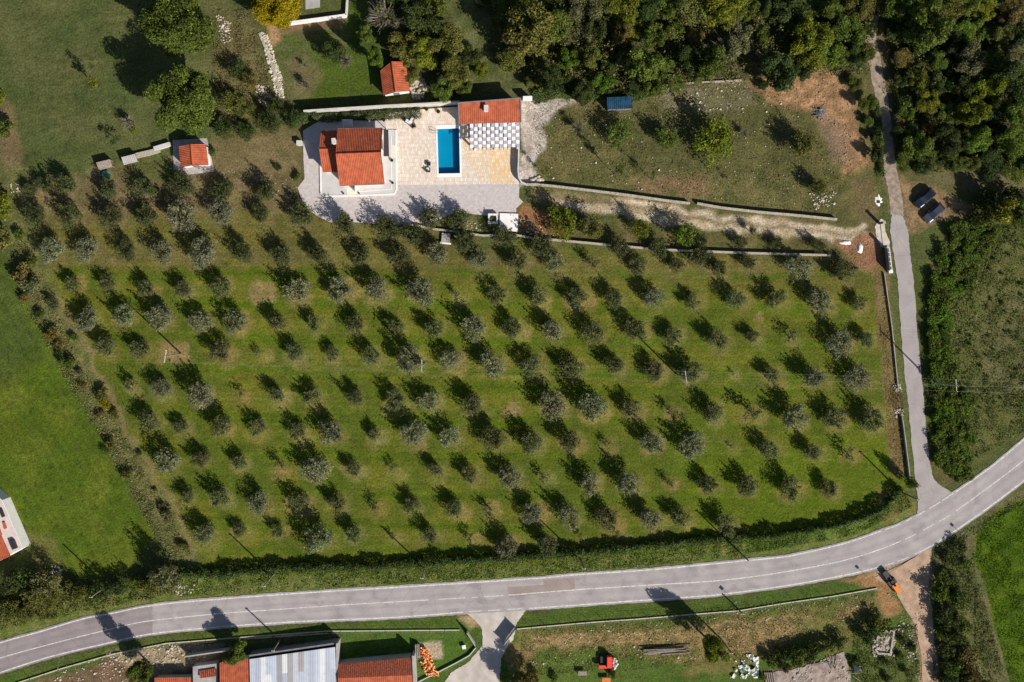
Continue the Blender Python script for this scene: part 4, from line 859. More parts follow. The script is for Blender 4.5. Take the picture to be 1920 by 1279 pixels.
for (x, y, r, k, l, h) in ((1160, 250, 21, 'G', 'green shrub tree below the blue shed', 1.1), (1248, 258, 20, 'G', 'green shrub tree left of the largest field tree', 1.1), (1338, 264, 31, 'Y', 'largest yellow-green tree in the upper right field', 1.2), (1504, 274, 21, 'O', 'brownish tree at the edge of the orange soil', 1.4), (1157, 319, 12, 'G', 'small green tree in the lower left of the upper field', 1.8),
                        (1226, 329, 8, 'G', 'tiny green tree above the middle of the upper stone wall', 2.2), (1021, 323, 8, 'Y', 'tiny yellow-green bush beside the gravel drive', 1.6), (1379, 344, 5, 'Y', 'tiny bright yellow sapling above the stone wall', 1.8), (1535, 353, 14, 'O', 'yellow brown small tree near the white rubble', 1.6), (1053, 417, 24, 'Y', 'yellow and russet tree at the start of the gravel track', 1.3),
                        (1108, 426, 20, 'O', 'brown leaved tree second along the gravel track', 1.3), (1201, 428, 14, 'Y', 'thin yellow-green tree mid way along the gravel track', 1.9), (1284, 441, 18, 'L', 'bright yellow-green tree below the gravel track', 1.6), (1311, 453, 13, 'D', 'dark shrub right of the bright tree below the track', 1), (268, 742, 7, 'R', 'tiny orange sapling between the left olive rows', 2.4)):
    T('field_tree', x, y, r*(1.25 if r > 12 else 1.1), k, l, (OLM if r > 12 else SPR)[cj.randrange(3)], h*(.8 if r > 12 else 1))
T('bush', 1712, 905, 12, 'L', 'tall green bush at the corner of side road and verge', BUS[1], 3.6, 'bush'); T('bush', 400, 287, 8, 'G', 'clipped green bush right of the outhouse on the pad', BUS[2], 1.4, 'bush')
T('bush', 521, 314, 8, 'D', 'round dark bush left of the villa', BUS[3], 1, 'bush'); T('bush', 557, 332, 8, 'L', 'small bright green bush at the left corner of the drive', BUS[4], 1.2, 'bush')
# meadow thicket right of the side road (individual brambles)
rb = random.Random(11); th = []
for y in np.arange(425, 895, 15.0):
    x0 = 1742+ (max(0, 520-y)*.55 if y < 520 else 0)+ (y-520)*.045; w_ = 80 if y < 560 else (52 if y < 740 else 60)
    if y > 860: x0 += (y-860)*1.0; w_ = 34
    for k in range(2 if w_ < 60 else 3): th.append((x0+w_*(k+.4)/2.6+rb.uniform(-6, 6), y+rb.uniform(-3, 3), rb.uniform(13, 19), rb.choice('GLLGLG'), k))
cnt = {}
for i, (x, y, r, k, c_) in enumerate(th):
    cnt[c_] = cnt.get(c_, -1)+1
    T('bramble_bush', x, y, r, k, f'bramble bush, {nth(cnt[c_])} from the top in the {["left", "middle", "right"][c_]} column of the roadside thicket', BUS[i % 6], rb.uniform(.6, 1.0), 'bush', 'bramble bushes right of the side road')
for (x, y, r, k, l) in ((1898, 366, 22, 'D', 'dark bush at the right edge above the meadow'), (1872, 392, 26, 'Y', 'yellow-green bush at the top of the right meadow'), (1842, 408, 20, 'G', 'green bush between the parked cars and the meadow'), (1912, 400, 22, 'G', 'green bush at the right edge of the meadow top'), (1850, 372, 20, 'D', 'dark spiky bush right of the parked cars')):
    T('bush', x, y, r, k, l, BUS[cj.randrange(6)], 2.0, 'bush')
sh = sorted((rb.uniform(440, 800), rb.uniform(1800, 1925)) for _ in range(58))
for i, (y, x) in enumerate(sh):
    T('shrub', x, y, rb.uniform(2, 4.5), rb.choice('DGGO'), f'small shrub in the rough right meadow, {nth(i)} counting from the top', BUS[i % 6], 1.0, 'bush', 'small shrubs in the right meadow')
# lower right bank
for i, (x, y, r, k) in enumerate(((1800, 1024, 18, 'D'), (1784, 1046, 18, 'D'), (1806, 1058, 16, 'G'), (1768, 1080, 18, 'G'), (1785, 1092, 20, 'D'), (1764, 1116, 22, 'G'), (1798, 1126, 20, 'G'), (1776, 1152, 22, 'D'), (1806, 1168, 20, 'G'), (1770, 1186, 18, 'G'), (1796, 1200, 22, 'D'), (1772, 1222, 18, 'D'), (1812, 1232, 22, 'R'), (1786, 1250, 20, 'G'), (1822, 1262, 20, 'R'), (1776, 1276, 18, 'D'), (1808, 1284, 20, 'D'), (1842, 1284, 18, 'O'))):
    T('bank_bush', x, y, r, k, f'{KN[k]} bush, {nth(i)} from the top on the bank left of the bright field', BUS[i % 6], .75 if i < 5 else 1.2, 'bush', 'bushes on the bank by the bright field')
# left boundary thicket and hedge under the lower meadow
for i, (x, y, r, k) in enumerate(((35, 441, 12, 'G'), (54, 490, 14, 'O'), (42, 512, 20, 'R'), (56, 535, 20, 'B'), (48, 552, 16, 'R'), (76, 590, 10, 'D'), (98, 628, 15, 'R'), (112, 650, 12, 'R'), (138, 634, 9, 'G'), (128, 680, 15, 'G'), (112, 668, 12, 'D'), (150, 700, 8, 'B'), (190, 738, 14, 'O'), (154, 722, 8, 'R'), (196, 759, 12, 'A'), (215, 777, 11, 'O'), (188, 776, 8, 'R'), (210, 832, 12, 'O'), (198, 845, 9, 'G'), (238, 889, 12, 'O'), (260, 850, 6, 'D'), (316, 968, 15, 'B'), (345, 1024, 10, 'O'), (292, 920, 5, 'Y'), (304, 950, 8, 'B'))):
    T('boundary_bush', x, y, r, k, f'{KN[k]} bush, {nth(i)} from the top along the left grove boundary', BUS[i % 6], 1.0, 'bush', 'bushes along the left grove boundary')
for i, (x, y, r, k) in enumerate(((22, 1092, 24, 'D'), (58, 1082, 26, 'D'), (90, 1090, 26, 'B'), (60, 1120, 24, 'O'), (95, 1120, 20, 'O'), (128, 1108, 20, 'O'), (150, 1112, 18, 'O'), (172, 1118, 17, 'G'), (196, 1106, 20, 'D'), (222, 1100, 18, 'D'), (248, 1096, 16, 'G'), (270, 1090, 18, 'O'), (296, 1076, 20, 'B'), (318, 1090, 22, 'B'), (290, 1098, 16, 'O'), (20, 1140, 22, 'O'), (50, 1150, 18, 'O'))):
    T('hedge_bush', x, y, r, k, f'{KN[k]} bush, {nth(i)} along the scrubby road hedge under the left meadow', (BUS if i % 2 else OLM)[i % 6], 1.2, 'bush', 'bushes between the left meadow and the road')
T('hedge_tree', 312, 1078, 20, 'B', 'taller brownish tree where grove boundary meets the road hedge', OLM[3], 2.1)
# bottom trees
T('roadside_tree', 262, 1262, 24, 'G', 'dark green tree at the bottom left casting its shadow on the road', BRM[2], 1.7)
T('roadside_tree', 440, 1222, 24, 'G', 'large leaved green tree overlapping the bright orange roof', BRM[3], 1.15)
T('roadside_tree', 1339, 1218, 24, 'Y', 'tall round green tree with long shadow across the road', BRM[4], 2.0)
T('roadside_tree', 990, 1296, 36, 'R', 'brown tree at the bottom edge shading the gravel yard', BRM[5], .85)
T('roadside_tree', 1650, 1176, 24, 'G', 'green bush left of the rubble stone heap', BUS[0], .9, 'bush'); T('roadside_tree', 1630, 1190, 20, 'D', 'dark bush left of the rubble heap, lower one', BUS[2], 1.1, 'bush')
for i, (x, y) in enumerate(((1446, 1240), (1464, 1230), (1482, 1226), (1500, 1222), (1518, 1217), (1536, 1212), (1554, 1210), (1578, 1206), (1470, 1248), (1494, 1240), (1520, 1232))):
    T('bush', x, y, 14, 'D' if i % 3 else 'G', f'dark leafy bush, {nth(i)} in the clump above the ruined slab', BUS[i % 6], 1.3, 'bush', 'bushes above the ruined slab')
for i, (x, y) in enumerate(((1660, 1240), (1690, 1230), (1700, 1262), (1665, 1272), (1606, 1242), (1430, 1272), (1690, 1200), (1712, 1215), (1000, 1262), (1148, 1264), (1040, 1272))):
    T('bush', x, y, 9, 'DGO'[i % 3], f'small scrubby bush, {nth(i)} of the loose ones near the bottom edge', BUS[i % 6], 1.1, 'bush', 'loose bushes near the bottom edge')

# ------------------------------------------------------------------ hedges and scrub
def ribbon_foliage(name, pts, wd, h, n, leaf, col, label, cat, seed, kind=None, hv=.35):
    rs = np.random.RandomState(seed); P = np.array([G(p[0], p[1], 0)[:2] for p in pts]); seg = np.linalg.norm(np.diff(P, axis=0), axis=1); cum = np.concatenate([[0], seg.cumsum()])
    s = rs.rand(n)*cum[-1]; x = np.interp(s, cum, P[:, 0]); y = np.interp(s, cum, P[:, 1])
    lump = vnoise(s, s*0, 1.9, seed); hh = h*(1-hv+hv*2*lump)*(.8+.4*vnoise(s, s*0+9, .6, seed+1)); ww = wd*(.65+.7*vnoise(s, s*0+50, 2.3, seed+2))
    a = rs.rand(n)*math.pi; q = .72+.28*rs.rand(n); ox = np.cos(a)*ww*q; oz = np.sin(a)*hh*q
    i = np.clip(np.searchsorted(cum, s)-1, 0, len(seg)-1); t = (P[i+1]-P[i])/seg[i][:, None]
    jx = rs.normal(size=(n, 2))*.12
    p = np.stack([x-t[:, 1]*ox+jx[:, 0], y+t[:, 0]*ox+jx[:, 1], np.maximum(oz, .05)], 1)
    nn = rs.normal(size=(n, 3))*.7+np.stack([-t[:, 1]*np.cos(a), t[:, 0]*np.cos(a), np.sin(a)], 1); nn /= np.linalg.norm(nn, axis=1)[:, None]
    u = np.cross(nn, rs.normal(size=(n, 3))); u /= np.linalg.norm(u, axis=1)[:, None]; v = np.cross(nn, u); sz = leaf*(.6+.8*rs.rand(n)); u *= sz[:, None]*.5; v *= sz[:, None]*.32
    o0 = p.mean(0); o0[2] = 0; V = (np.stack([p-u, p-v, p+u, p+v], 1)-o0).reshape(-1, 3)
    o = leaf_obj(name, quadmesh(name, V), col); o.location = o0; return tag(o, label, cat, None, kind)
def scrub(name, poly, n, h, leaf, col, seed, up=.8, label=None, cols=None):
    rs = np.random.RandomState(seed); P = np.array(poly, float); lo, hi = P.min(0), P.max(0); pts = []
    while len(pts) < n:
        c = lo+(hi-lo)*rs.rand(n, 2); ins = np.zeros(n, bool)
        for i in range(len(P)):
            a, b = P[i], P[(i+1) % len(P)]; ins ^= ((a[1] > c[:, 1]) != (b[1] > c[:, 1])) & (c[:, 0] < (b[0]-a[0])*(c[:, 1]-a[1])/(b[1]-a[1]+1e-12)+a[0])
        k = vnoise(c[:, 0], c[:, 1], 14, seed) > rs.rand(n)*.75+.1
        pts += list(c[ins & k])
    c = np.array(pts[:n]); W = np.array([G(q[0], q[1], 0)[:] for q in c]); hh = h*(vnoise(c[:, 0], c[:, 1], 11, seed+4)**1.5)*2*rs.rand(n)
    p = W+np.stack([rs.normal(size=n)*.05, rs.normal(size=n)*.05, hh+.02], 1)
    nn = rs.normal(size=(n, 3))*.8+np.array([0, 0, up]); nn /= np.linalg.norm(nn, axis=1)[:, None]; u = np.cross(nn, rs.normal(size=(n, 3))); u /= np.linalg.norm(u, axis=1)[:, None]; v = np.cross(nn, u)
    sz = leaf*(.5+rs.rand(n)); u *= sz[:, None]*.5; v *= sz[:, None]*.3; o0 = p.mean(0); o0[2] = 0; V = (np.stack([p-u, p-v, p+u, p+v], 1)-o0).reshape(-1, 3)
    o = leaf_obj(name, quadmesh(name, V), col); o.location = o0; return tag(o, label or name.replace('_', ' '), None, None, 'stuff')
ribbon_foliage('hedge', [(338, 1072), (400, 1074), (450, 1070), (520, 1064), (600, 1062), (700, 1060), (800, 1052), (860, 1048), (950, 1044), (1000, 1040), (1060, 1036)], 0.9, 1.8, 24000, .27, C(70, 86, 44), 'thick dark hedge between grove and road, left half', 'hedge', 5)
ribbon_foliage('hedge', [(1060, 1036), (1120, 1032), (1200, 1024), (1290, 1014), (1360, 1010), (1400, 1007)], .9, 1.7, 15000, .26, C(84, 98, 50), 'ragged green hedge between grove and road, right of centre', 'hedge', 6)
ribbon_foliage('hedge', [(1400, 1007), (1470, 999), (1540, 988), (1600, 974), (1640, 958), (1668, 936), (1686, 912)], .55, 1.9, 14000, .24, C(72, 92, 42), 'narrow dark hedge following the grove corner to the side road', 'hedge', 7)
ribbon_foliage('hedge_row', [(596, 220), (640, 219), (700, 216), (760, 213), (790, 213)], .85, 1.1, 7500, .2, C(84, 92, 60), 'grey-green shrub row planted along the garden wall', 'hedge', 8)
ribbon_foliage('hedge_row', [(566, 222), (580, 218), (596, 216)], 1.3, 1.9, 2500, .22, C(84, 98, 58), 'dense shrub at the left end of the garden wall', 'hedge', 9)
ribbon_foliage('hedge', [(1100, 178), (1140, 176), (1180, 178), (1240, 170)], 1.1, 1.2, 4500, .26, C(72, 86, 44), 'low green hedge behind the blue shed', 'hedge', 10)
ribbon_foliage('hedge', [(1640, 190), (1645, 230), (1649, 290), (1652, 330)], .6, 1.3, 3500, .22, C(78, 92, 40), 'narrow green hedge along the left side of the lane', 'hedge', 12)
ribbon_foliage('hedge', [(1000, 182), (1030, 174), (1080, 172)], 1.2, .9, 3000, .26, C(84, 98, 52), 'low scrubby hedge above the gravel drive', 'hedge', 13)
scrub('undergrowth', [(900, -40), (1640, -40), (1625, 140), (1440, 148), (1200, 172), (1000, 172), (960, 120)], 42000, 2.4, .3, C(108, 108, 60), 1, label='mixed undergrowth on the floor of the wood left of the lane')
scrub('undergrowth', [(1664, -40), (2000, -40), (2000, 330), (1690, 320), (1676, 200)], 34000, 2.2, .3, C(96, 102, 52), 2, label='mixed undergrowth on the floor of the wood right of the lane')
scrub('tall_grass', [(1800, 430), (2000, 390), (2000, 770), (1830, 860), (1790, 700), (1785, 520)], 26000, .5, .24, C(98, 108, 56), 3, .5, 'rough tall grass and weeds over the right meadow')
scrub('weeds', [(30, 440), (60, 470), (150, 680), (230, 810), (360, 1040), (320, 1060), (250, 930), (150, 760), (40, 560)], 8000, .3, .22, C(124, 120, 78), 4, .5, 'dry weeds along the left grove boundary')
scrub('weeds', [(330, 1080), (1060, 1045), (1400, 1015), (1400, 1046), (1000, 1080), (340, 1120)], 20000, .35, .2, C(112, 130, 58), 5, .5, 'green weeds on the verge above the road')
scrub('weeds', [(-40, 1120), (100, 1100), (330, 1090), (330, 1115), (100, 1160), (-40, 1190)], 9000, .7, .24, C(96, 100, 50), 6, .5, 'scrubby weeds on the left road verge')
scrub('weeds', [(1400, 1010), (1560, 985), (1700, 925), (1712, 950), (1600, 1005), (1400, 1040)], 10000, .25, .18, C(106, 128, 54), 7, .5, 'short weeds on the verge by the grove corner')
scrub('weeds', [(1745, 1032), (1830, 990), (1925, 925), (1925, 945), (1850, 985), (1826, 1010), (1830, 1070), (1890, 1290), (1745, 1290), (1760, 1100)], 13000, .5, .22, C(96, 104, 56), 8, .5, 'weeds on the bank beside the bright field')
scrub('weeds', [(1655, 520), (1668, 560), (1690, 740), (1700, 880), (1672, 890), (1658, 700)], 1800, .2, .18, C(134, 122, 80), 9, .5, 'dry weeds inside the low wall of the side road')
scrub('weeds', [(980, 1180), (1640, 1108), (1640, 1190), (1300, 1250), (970, 1270)], 15000, .2, .18, C(118, 116, 66), 10, .4, 'dry and green weeds over the lower garden')
scrub('crop_rows', [(1832, 1000), (1880, 962), (1980, 930), (1980, 1300), (1900, 1300), (1850, 1110), (1832, 1060)], 16000, .1, .2, C(80, 108, 22), 11, .8, 'short bright green crop in the lower right field')
scrub('weeds', [(1600, 1190), (1720, 1170), (1726, 1290), (1600, 1290)], 5000, .4, .22, C(88, 100, 50), 12, .5, 'green weeds between the ruin and the dirt track')
scrub('weeds', [(1000, 190), (1440, 152), (1600, 320), (1560, 408), (1300, 370), (1010, 335)], 9000, .2, .2, C(104, 106, 60), 13, .4, 'sparse dry weeds over the upper right field')
scrub('weeds', [(400, 20), (470, 20), (520, 200), (440, 255), (400, 230)], 5000, .3, .22, C(108, 104, 64), 14, .4, 'weeds between the huge trees and the collapsed wall')

# ------------------------------------------------------------------ stones (stuff)
def stones(poly, n, s0, s1, mt, label, seed):
    rs = random.Random(seed); P = poly; xs = [p[0] for p in P]; ys = [p[1] for p in P]; m = MB(); k = 0
    while k < n:
        x, y = rs.uniform(min(xs), max(xs)), rs.uniform(min(ys), max(ys)); ins = False
        for i in range(len(P)):
            a, b = P[i], P[(i+1) % len(P)]
            if (a[1] > y) != (b[1] > y) and x < (b[0]-a[0])*(y-a[1])/(b[1]-a[1]+1e-12)+a[0]: ins = not ins
        if not ins: continue
        k += 1; g = G(x, y, 0); s = rs.uniform(s0, s1)*(1.8 if rs.random() < .08 else 1); vs = []
        for z, q in ((-.05, 1), (s*.35, .95), (s*.6, .5)):
            for j in range(5): a = j*1.2566+rs.uniform(-.3, .3); vs.append((g.x+math.cos(a)*s*q*rs.uniform(.7, 1.1), g.y+math.sin(a)*s*q*rs.uniform(.6, 1), z))
        m.add(vs, [(j, (j+1) % 5, (j+1) % 5+5, j+5) for j in range(5)]+[(j+5, (j+1) % 5+5, (j+1) % 5+10, j+10) for j in range(5)]+[(10, 11, 12, 13, 14)])
    return m.build('loose_stones', mt, label=label, kind='stuff')
STW = mat('limestone', C(192, 182, 162), .2, 4, .95)
stones([(1000, 200), (1440, 155), (1600, 330), (1540, 400), (1300, 368), (1010, 335)], 260, .05, .15, STW, 'pale stones scattered over the upper right field', 1)
stones([(1210, 160), (1400, 148), (1420, 200), (1280, 220)], 120, .05, .16, STW, 'pale stones near the wood edge', 2)
stones([(486, 60), (500, 62), (530, 150), (532, 190), (518, 180), (500, 110)], 420, .1, .26, STW, 'rubble of the collapsed wall by the garden', 3)
stones([(404, 25), (432, 40), (436, 80), (414, 80)], 110, .06, .2, STW, 'pale stones right of the huge top tree', 4)
stones([(480, 160), (505, 158), (500, 195), (480, 190)], 70, .08, .22, STW, 'pale stones below the collapsed wall', 5)
stones([(400, 320), (470, 318), (560, 335), (550, 380), (480, 350), (420, 335)], 110, .04, .11, STW, 'pale stones in the grass left of the villa', 6)
stones([(766, 140), (790, 136), (800, 170), (790, 186), (774, 186)], 130, .15, .45, STONE, 'heap of rubble right of the garden outhouse', 7)
stones([(200, 1225), (300, 1205), (400, 1208), (380, 1240), (270, 1262), (210, 1255)], 330, .05, .2, STW, 'rubble strewn over the earth yard at bottom left', 8)
stones([(100, 1252), (230, 1225), (240, 1290), (90, 1290)], 120, .06, .2, STW, 'scattered stones in the earth yard', 9)
stones([(320, 1098), (365, 1094), (362, 1114), (330, 1116)], 60, .08, .2, STW, 'white stones on the verge at the grove corner', 10)
stones([(1516, 362), (1568, 358), (1564, 386), (1530, 392)], 90, .05, .2, STW, 'white rubble beside the yellow brown tree', 11)
stones([(1643, 1182), (1675, 1182), (1668, 1226), (1640, 1222)], 320, .14, .32, STONE, 'rubble stones heaped inside the ruined pen', 12)
stones([(980, 1190), (1640, 1112), (1600, 1180), (1300, 1240), (980, 1250)], 380, .05, .16, STW, 'pale stones scattered in the lower garden', 13)
stones([(1660, 1110), (1750, 1050), (1752, 1150), (1760, 1290), (1722, 1290), (1700, 1160)], 260, .05, .13, STONE, 'stones on the dirt track', 14)
stones([(1690, 1150), (1712, 1180), (1722, 1240), (1700, 1240), (1680, 1180)], 120, .08, .2, STW, 'white stones lining the dirt track', 15)
stones([(960, 405), (975, 405), (1060, 446), (1000, 446), (965, 440)], 90, .06, .2, STW, 'stones in the orange soil right of the cistern slab', 16)
stones([(1567, 448), (1650, 440), (1660, 500), (1600, 500)], 110, .05, .12, mat('red_clod', C(166, 128, 98), .2), 'earth clods by the gate', 17)
stones([(1440, 150), (1560, 128), (1600, 190), (1640, 310), (1590, 315), (1560, 240), (1450, 190)], 260, .05, .14, mat('orange_clod', C(172, 130, 98), .2), 'clods of freshly dug orange soil', 18)
stones([(16, 345), (40, 342), (42, 360), (20, 362)], 22, .08, .18, STW, 'white stones at the left end of the top olive row', 19)
stones([(850, 415), (905, 412), (905, 438), (868, 436)], 40, .05, .15, STW, 'gravel and stones left of the square tank', 20)
stones([(95, 1060), (115, 1060), (115, 1085), (98, 1088)], 50, .08, .22, STW, 'white stones by the lower left meadow', 21)
stones([(985, 345), (1010, 330), (1020, 338), (1004, 348)], 50, .15, .34, STW, 'stones at the start of the upper stone wall', 22)
stones([(1500, 1250), (1580, 1226), (1592, 1256), (1598, 1290), (1500, 1290), (1450, 1280)], 260, .06, .24, STONE, 'rubble lying on the ruined slab', 41)
stones([(1636, 1178), (1680, 1178), (1676, 1230), (1636, 1230)], 260, .12, .34, STONE, 'stones tumbled around the ruined pen', 42)
# dumped plaster heaps near the gate
for (x, y, sx, sy, l) in ((1586, 455, 1.3, .45, 'white plaster heap lying on orange soil, left one'), (1613, 466, .6, 1.1, 'white plaster heap lying on orange soil, right one')):
    g = G(x, y, 0); m = MB(); n = 22; vs = [(g.x, g.y, .28)]
    for k in range(n): a = k/n*6.283; q = random.uniform(.75, 1.05); vs += [(g.x+math.cos(a)*sx*q, g.y+math.sin(a)*sy*q, -.05), (g.x+math.cos(a)*sx*q*.6, g.y+math.sin(a)*sy*q*.6, .2)]
    fs = []
    for k in range(n): a, b2 = 1+2*k, 1+2*((k+1) % n); fs += [(a, b2, b2+1, a+1), (a+1, b2+1, 0)]
    m.add(vs, fs).build('plaster_heap', WHITE, label=l, cat='heap')
g = G(1648, 377, .2); r = thing('manhole', (g.x, g.y, -.05), 'square dark manhole in a splash of white concrete', 'manhole')
m = MB(); vs = [(g.x, g.y, .08)]; n = 20
for k in range(n): a = k/n*6.283; q = random.uniform(.5, 1.0); vs.append((g.x+math.cos(a)*q, g.y+math.sin(a)*q*1.2+.2, -.04))
m.add(vs, [(0, 1+k, 1+(k+1) % n) for k in range(n)]).build('concrete_splash', WHITE, r); MB().box((g.x, g.y-.15), .5, .5, .0, .14).build('cover', DARK, r)

# ------------------------------------------------------------------ gate by the side road
sheet('pavement', [(1640, 424), (1652, 410), (1658, 414), (1661, 436), (1669, 456), (1664, 464), (1653, 464), (1644, 448)], .02, mat('rough_concrete', C(196, 184, 170), .15, 1.5), jag=.7, kind='structure')
for (x, y, l) in ((1649, 419, 'dark gate post at the upper end of the sliding gate'), (1656, 463, 'dark gate post at the lower end of the sliding gate opening')):
    g = G(x, y, 0); r = thing('gate_post', (g.x, g.y, 0), l, 'gate post'); MB().box(g, .42, .42, -.05, 2.2).build('shaft', GREYM, r); MB().box(g, .52, .52, 2.2, 2.3).build('cap', CONC, r)
wall('gate_rail', [(1650.5, 421), (1655, 461)], .08, .06, DARK, 'thin dark rail of the sliding gate across the concrete', 'rail')
a, b2 = G(1657, 466, 0), G(1662, 508, 0); gt = thing('sliding_gate', ((a.x+b2.x)/2, (a.y+b2.y)/2, 0), 'grey sliding gate standing open behind the white wall frame', 'gate')
u = (b2-a).normalized(); m = MB(); an = math.atan2(u.y, u.x); mid = (a+b2)/2; LN = (b2-a).length
MB().box(mid, LN, .1, .35, 1.75, an).build('panel', GREYM, gt); MB().box(mid, LN, .14, .15, .34, an).build('lower_beam', DARK, gt)
n_ = Vector((-u.y, u.x, 0))
if n_.x < 0: n_ = -n_
fr_ = thing('wall_frame', ((a+n_*.7).x, a.y, 0), 'white concrete beam frame beside the sliding gate', 'frame')
for s_ in (.3, .95): MB().box(mid+n_*s_, LN, .1, -.05, .4, an).build('rail', WHITE, fr_)
for k in range(6): p_ = a.lerp(b2, k/5)+n_*.62; MB().box(p_, .12, .55, -.05, .38, an).build('rung', WHITE, fr_)
p_ = b2+n_*.6+u*.2; MB().box(p_, .7, .75, -.05, .6, an).build('end_block', WHITE, fr_)
# cattle pen gate lower on the wall
a, b2 = G(1684, 730, 0), G(1689, 776, 0); pn = thing('metal_gate', ((a.x+b2.x)/2, (a.y+b2.y)/2, 0), 'open barred metal gate set in the low wall by the side road', 'gate')
for k in range(5): z = .3+k*.3; MB().tube([(a.x, a.y, z), (b2.x, b2.y, z)], .03, 5).build('bar', DARK, pn)
for k in range(5): p_ = a.lerp(b2, k/4); MB().tube([(p_.x, p_.y, -.05), (p_.x, p_.y, 1.6)], .045, 5).build('upright', DARK, pn)
stones([(1674, 720), (1688, 722), (1690, 735), (1678, 736)], 34, .1, .26, STW, 'white stones beside the metal gate, upper heap', 31)
stones([(1676, 768), (1694, 766), (1694, 782), (1678, 784)], 34, .1, .26, STW, 'white stones beside the metal gate, lower heap', 32)

# ------------------------------------------------------------------ cars
def car(px, py, ang, paint, label):
    g = G(px, py, .8); root = thing('parked_car', (g.x, g.y, 0), label, 'car'); root.rotation_euler = (0, 0, ang)
    def loc(m, name, mt, smooth=False):
        me = bpy.data.meshes.new(name); me.from_pydata([tuple(v) for v in m.v], [], m.f); me.materials.append(mt); me.update()
        if smooth: me.polygons.foreach_set('use_smooth', [True]*len(me.polygons))
        o = bpy.data.objects.new(name, me); COL.objects.link(o); o.parent = root; return o
    prof = [(-2.2, .82, .62), (-2.05, .9, .78), (-1.6, .92, .84), (-.9, .93, .95), (0, .93, .95), (1.0, .92, .94), (1.8, .88, .84), (2.15, .78, .68)]
    m = MB(); vs = []; 
    for (x, w_, h_) in prof:
        vs += [(x, -w_*.9, .28), (x, -w_, .5), (x, -w_*.97, h_*.92), (x, -w_*.8, h_), (x, w_*.8, h_), (x, w_*.97, h_*.92), (x, w_, .5), (x, w_*.9, .28)]
    fs = [(7, 6, 5, 4, 3, 2, 1, 0)]
    for i in range(len(prof)-1):
        for j in range(8): fs.append((i*8+j, i*8+(j+1) % 8, i*8+8+(j+1) % 8, i*8+8+j))
    e = (len(prof)-1)*8; fs.append(tuple(e+j for j in range(8))); m.add(vs, fs); loc(m, 'body', paint)
    m = MB(); cp = [(-2.0, .72, .86, .6), (-1.55, .74, 1.4, .58), (0.25, .74, 1.46, .6), (1.05, .74, .95, .68)]
    lo_ = [(x, s*.8, .9 if i else .84) for i, (x, *_r) in enumerate(cp) for s in (-1, 1)]; vs = []
    for (x, wb, h_, wt) in cp: vs += [(x, -wb, .88), (x, -wt, h_), (x, wt, h_), (x, wb, .88)]
    fs = [(0, 1, 2, 3), (12, 15, 14, 13)]
    for i in range(3):
        for j in range(3): fs.append((i*4+j, i*4+j+1, i*4+4+j+1, i*4+4+j))
    m.add(vs, fs); loc(m, 'cabin', GLASS)
    m = MB(); m.slab((-1.55, -.57, 1.44), (.2, -.59, 1.5), (.2, .59, 1.5), (-1.55, .57, 1.44), .04); loc(m, 'roof', paint)
    m = MB(); m.slab((.32, -.58, 1.47), (1.0, -.66, 1.02), (1.0, .66, 1.02), (.32, .58, 1.47), .02); loc(m, 'windscreen', GLASS)
    for sx in (-1.35, 1.4):
        for sy in (-1, 1):
            m = MB(); m.tube([(sx, sy*.72, .32), (sx, sy*.94, .32)], .33, 14); wh = loc(m, 'wheel', BLACKP); 
            m = MB(); m.tube([(sx, sy*.93, .32), (sx, sy*.955, .32)], .19, 10); loc(m, 'hubcap', GREYM).parent = wh
    for sy in (-1, 1):
        m = MB(); m.box((2.1, sy*.6), .1, .26, .5, .66); loc(m, 'headlight', GREYM); m = MB(); m.box((-2.16, sy*.62), .1, .25, .6, .78); loc(m, 'tail_light', mat('tail_red', C(150, 30, 30)))
        m = MB(); m.box((.72, sy*1.0), .16, .2, .92, 1.05); loc(m, 'mirror', paint)
    return root
def paintm(n, c):
    m, t, b = nodes(n); b.inputs['Base Color'].default_value = (*c, 1); b.inputs['Roughness'].default_value = .25; b.inputs['Metallic'].default_value = .4; b.inputs['Coat Weight'].default_value = .6; return m
car(1735, 371, R_(221), paintm('dark_blue_paint', C(38, 44, 58)), 'dark blue car, the upper left one of the two parked cars')
car(1752, 399, R_(221), paintm('graphite_paint', C(78, 80, 90)), 'graphite grey car, the lower right one of the two parked cars')

# ------------------------------------------------------------------ utility poles and wires
PW = mat('grey_pole_wood', C(128, 118, 108), .2, 3, .9)
def pole(px, py, h, label, ang=90, arm=2.2, n=3, grp='utility poles'):
    g = G(px, py, 0); r = thing('utility_pole', (g.x, g.y, 0), label, 'utility pole', grp); an = R_(ang); u = Vector((math.cos(an), math.sin(an), 0))
    MB().tube([(g.x, g.y, -.1), (g.x, g.y, h)], [.16, .11], 8).build('shaft', PW, r); tips = []
    if arm:
        a = g-u*arm/2; b2 = g+u*arm/2; ca_ = MB().tube([(a.x, a.y, h-.15), (b2.x, b2.y, h-.15)], .07, 4).build('crossarm', PALE, r)
        for k in range(n): p_ = a.lerp(b2, (k+.05)/(n-.9)); MB().tube([(p_.x, p_.y, h-.1), (p_.x, p_.y, h+.2)], [.07, .05], 6).build('insulator', WHITE, ca_); tips.append(Vector((p_.x, p_.y, h+.2)))
    else:
        MB().tube([(g.x-.3, g.y, h-.2), (g.x+.3, g.y, h-.1)], .08, 5).build('bracket', WHITE, r); tips = [Vector((g.x, g.y, h-.1))]
    return tips
t1 = pole(340, 664, 9, 'utility pole in the left of the grove, its crossarm fallen sideways', 80); t2 = pole(797, 681, 9, 'utility pole in the centre of the grove', 90)
t3 = pole(1268, 701, 9, 'utility pole right of centre in the grove', 98); t4 = pole(1748, 716, 9.5, 'double armed utility pole right of the side road', 95)
